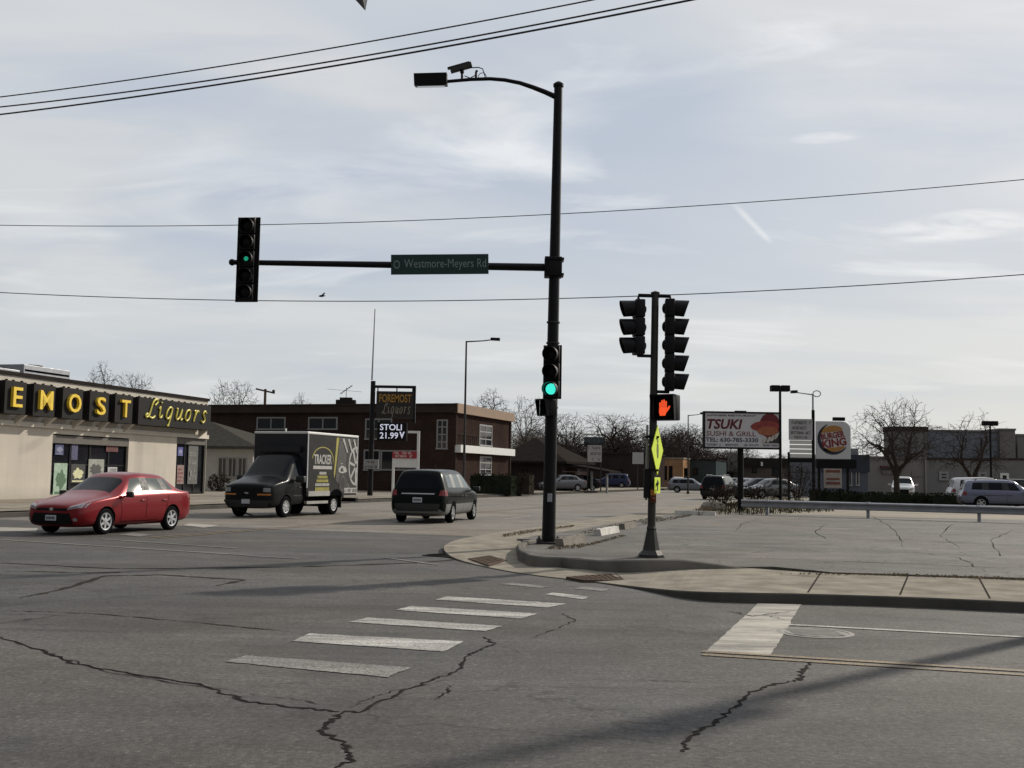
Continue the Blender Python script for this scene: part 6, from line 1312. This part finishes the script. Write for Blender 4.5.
for sg in (1, -1):   # wheel-arch recess in the box skirt, side skirts
    mb = MB(); y0, y1 = sorted((sg * bw, sg * (bw + .008))); arc = [(-1.76 + .52 * math.cos(R(a)), .62 + .34 * math.sin(R(a))) for a in range(0, 181, 15)]
    mb.prism([(x, sg * (bw + .002), max(z, .721)) for x, z in arc], (0, sg * .008, 0)); mb.build('wheel_arch', M_dark, bx)
    mb = MB(); mb.box(-1.15, .45, y0, sorted((sg * bw, sg * (bw + .04)))[1] if sg > 0 else y1, .72, .90) if sg > 0 else mb.box(-1.15, .45, -bw - .04, -bw, .72, .90)
    mb.box(-1.15, .45, *sorted((sg * (bw - .12), sg * (bw - .02))), .44, .54); mb.build('side_skirt', mat('pale_skirt', (.36, .35, .33), .5, .1, .15, 3), bx)
    # printed decoration of the box side (x decreasing to the rear on the left side)
    Y = sg * (bw + .001); rt_ = Vector((-1, 0, 0)) if sg > 0 else Vector((1, 0, 0)); yo = sg * .004
    def PQ(pts, m_, lay=0, nm='graphic'): MB().prism([(x, Y + sg * .003 * lay, z) for x, z in pts], (0, yo, 0)).build(nm, m_, bx)
    M_wg = mat('graphic_white', (.40, .39, .37), .5, 0, .2, 6); M_yg = mat('graphic_yellow', (.34, .30, .06), .5, 0, .2, 6); M_gg = mat('graphic_grey', (.06, .057, .054), .5, 0, .3, 5); M_kg = mat('graphic_black', (.012, .012, .012), .5, 0, .3, 5)
    cx = -.62; mb = MB()
    outer_ = [(cx + .82 * math.cos(R(a)), 2.06 + .46 * math.sin(R(a))) for a in range(5, 196, 10)]; PQ(outer_ + [(x * .955 + cx * .045, z - .035) for x, z in outer_[::-1]], M_yg)
    for j in range(2):
        pass
    mb = MB(); put_text(mb, 'TRACKER', (cx, Y + yo, 2.06), 1.35, .36, rt_, (0, 0, 1), bold=.03, depth=.006); mb.build('lettering', M_wg, bx)
    PQ([(cx - .72, 1.70), (cx + .72, 1.70), (cx + .72, 1.82), (cx - .72, 1.82)], M_wg)
    for k, (w2, z2, m_) in enumerate(((.28, 1.50, M_wg), (.38, 1.36, M_yg), (.45, 1.22, M_yg), (.53, 1.08, M_wg), (.53, .985 - .09, M_yg))):
        mb = MB(); x = cx - w2; rd_ = random.Random(k)
        while x < cx + w2 - .03: l = rd_.uniform(.05, .12); mb.box(x, min(x + l, cx + w2), *sorted((Y + sg * .001, Y + yo)), z2, z2 + (.10 if k < 4 else .14)); x += l + .018
        mb.build('lettering', m_, bx)
    PQ([(-1.66, 2.90), (-1.86, 2.90), (-1.62, 1.55), (-1.54, 1.35), (-1.50, 1.55)], M_yg)
    PQ([(-1.90, 2.90), (-3.43, 2.90), (-3.43, .76), (-2.2, .98), (-1.66, 1.30)], M_gg)
    def ring(cx_, cz_, ra, rb, m_, lay): PQ([(min(bx0 + 4.0, max(bx0 + .02, cx_ + ra * .8 * math.cos(R(a)))), cz_ + ra * math.sin(R(a))) for a in range(0, 360, 12)], m_, lay)
    ring(-3.30, 1.85, 1.02, 0, M_kg, 1); ring(-3.30, 1.85, .76, 0, M_wg, 2); ring(-3.30, 1.85, .66, 0, M_kg, 3)
    for k in range(7):
        a = R(k * 360 / 7 + 10); d = Vector((math.cos(a) * .8, math.sin(a))); n_ = Vector((-d.y, d.x)) * .05; pts = [Vector((-3.30, 1.85)) + d * .1 + n_, Vector((-3.30, 1.85)) + d * .68 + n_ * 1.3, Vector((-3.30, 1.85)) + d * .68 - n_ * 1.3, Vector((-3.30, 1.85)) + d * .1 - n_]
        PQ([(max(bx0 + .02, v.x), v.y) for v in pts], M_wg, 4)
    ring(-2.25, 1.18, .42, 0, M_kg, 1); ring(-2.25, 1.18, .31, 0, M_gg, 2); ring(-2.25, 1.18, .22, 0, M_kg, 3)
    PQ([(-1.85, 1.60), (-2.15, 1.55), (-2.55, 1.62), (-2.45, 1.78), (-2.1, 1.86), (-1.85, 1.74)], M_wg, 5); PQ([(-2.0, 1.63), (-2.25, 1.62), (-2.2, 1.74), (-2.05, 1.76)], M_kg, 6)
    for k in range(3): PQ([(-2.1 - k * .45, 2.88), (-2.25 - k * .45, 2.88), (-2.6 - k * .4, 2.35), (-2.5 - k * .4, 2.35)], M_wg, 5)
    rg = random.Random(5)
    for k in range(26):
        x, z, l, a = rg.uniform(-3.35, -1.75), rg.uniform(1.05, 2.85), rg.uniform(.08, .32), rg.uniform(-.9, .9); dx, dz = l * math.cos(a), l * math.sin(a); q_ = rg.uniform(.012, .03)
        PQ([(max(-3.42, x), z), (max(-3.42, x - dx), z + dz), (max(-3.42, x - dx), z + dz + q_), (max(-3.42, x), z + q_)], rg.choice((M_wg, M_kg, M_kg)), 1)
    PQ([(-2.35, .80), (-3.42, .80), (-3.42, 1.0), (-2.35, 1.0)], M_wg, 5); mb = MB(); glyphs(mb, 0, 1.1, 0, .13, 0, 95, .9); me = mb.mesh('lettering', M_gg)
    for v in me.vertices: v.co = Vector(((-2.4 - v.co.x) if sg > 0 else (-3.5 + v.co.x), Y + sg * (.022 + v.co.y * .2), .835 + v.co.z))
    link('lettering', me, bx)
    C_.patch('headlight', 'front', [(sg * .64, .88), (sg * .88, .88), (sg * .88, 1.02), (sg * .64, 1.02)], M_lens, (4, 3), .012); C_.patch('turn_lamp', 'front', [(sg * .42, .77), (sg * .90, .77), (sg * .90, .82), (sg * .42, .82)], M_amber, (6, 2), .014)
    ax = 'left' if sg > 0 else 'right'; C_.seam(ax, [(1.30, .55), (1.34, 1.17)]); C_.seam(ax, [(.72, .48), (.72, 1.17)]); C_.seam(ax, [(1.30, .75), (.6, .75)], .03, M_galvp); h = C_.hit(ax, .86, 1.04); mb = MB(); mb.box(.78, .96, *sorted((h[0].y - sg * .01, h[0].y + sg * .03)), 1.02, 1.06); mb.build('door_handle', M_body_trim, t)
C_.patch('grille', 'front', [(-.60, .66), (.60, .66), (.62, 1.02), (-.62, 1.02)], M_blackm, (8, 4), .010); C_.patch('bumper', 'front', [(-.92, .38), (.92, .38), (.92, .60), (-.92, .60)], M_body_trim, (10, 3), .05)
h = C_.hit('front', 0, .84); mb = MB(); mb.prism([(h[0].x, -.10, .84), (h[0].x, -.03, .875), (h[0].x, .10, .84), (h[0].x, .03, .805)], (.022, 0, 0)); mb.build('badge', M_chrome, t)
h = C_.hit('front', 0, .54); mb = MB(); mb.box(h[0].x + .045, h[0].x + .07, -.155, .155, .48, .63); mb.build('number_plate', M_plate, t)
mirror(t, 1.18, .98, 1.32, M_body_trim, 1.6)
# other traffic and parked cars
def far(px, py, Y, z=.16): b = AT(px, py, Y); return (b.x, Y, z)
tall_car('suv', 'black sport utility car with pale roof driving away by the sign post', far(721, 495, 84, .01), A_AW - R(8), (.010, .011, .012), L=4.9, W=2.0, H=1.80, van=False, nm='black_suv', sub=2, rails=True, sidegl=M_cabinl, wr=.36)
tall_car('suv', 'silver grey estate car crossing the road by the orange brick shop', far(690, 486.5, 118, .01), R(-12), (.20, .21, .23), L=4.7, W=1.85, H=1.55, van=False, nm='grey_estate', sub=1, full=False)
tall_car('wagon', 'silver blue estate wagon parked behind the guardrail at right', far(1006, 506, 60, .16), R(-14), (.17, .185, .26), L=4.82, W=1.86, H=1.60, van=False, nm='silver_wagon', rails=True, low=M_body_trim, wr=.34)
tall_car('suv', 'white sport utility car half hidden behind the silver wagon', far(988, 496, 69, .16), R(-10), (.55, .55, .56), L=4.8, W=1.95, H=1.75, van=False, nm='white_suv', sub=1, full=False)
tall_car('suv', 'dark car at the right edge behind the silver wagon', far(1022, 496, 72, .16), R(-8), (.02, .02, .022), L=4.7, W=1.9, H=1.7, van=False, nm='dark_suv', sub=1, full=False)
tall_car('suv', 'dark blue sport utility car parked by the clinic style sign board', far(611, 487.5, 142, .2), R(170), (.025, .035, .09), L=4.9, W=1.95, H=1.8, van=False, nm='blue_suv', sub=1, full=False, rails=True)
for px, Y, a, c, lab in ((562, 104, 200, (.16, .16, .17), 'grey car in front of the brown house porch'), (577, 107, 205, (.02, .02, .024), 'black car parked between the brown house and the oval topped sign'), (677, 140, 95, (.45, .44, .42), 'pale saloon parked before the orange brick shop'),
                         (744, 96, 215, (.16, .16, .17), 'grey car behind the restaurant sign post at the lot edge'), (757, 88, 195, (.03, .032, .036), 'dark saloon parked behind the guardrail left of the tall shrub'), (771, 84, 200, (.13, .13, .135), 'grey saloon parked nearest the twin headed lamp post'), (733, 112, 185, (.12, .115, .11), 'grey saloon far behind the black sport utility car'),
                         (765, 118, 180, (.22, .22, .225), 'pale saloon in the second row of the far lot')):
    sedan('parked_car', lab, far(px, 490, Y, .16 if px > 700 else .2), R(a), c, 'ten', 1, 'cars parked in the far lots', False, nm='paint_%d' % px)
# white vehicle facing the camera under the bare tree
tall_car('suv', 'white sport utility car facing the road under the spreading bare tree', far(903, 499, 98), R(-109), (.62, .62, .62), L=4.9, W=1.98, H=1.86, van=False, nm='white_truck', sub=1, full=False)
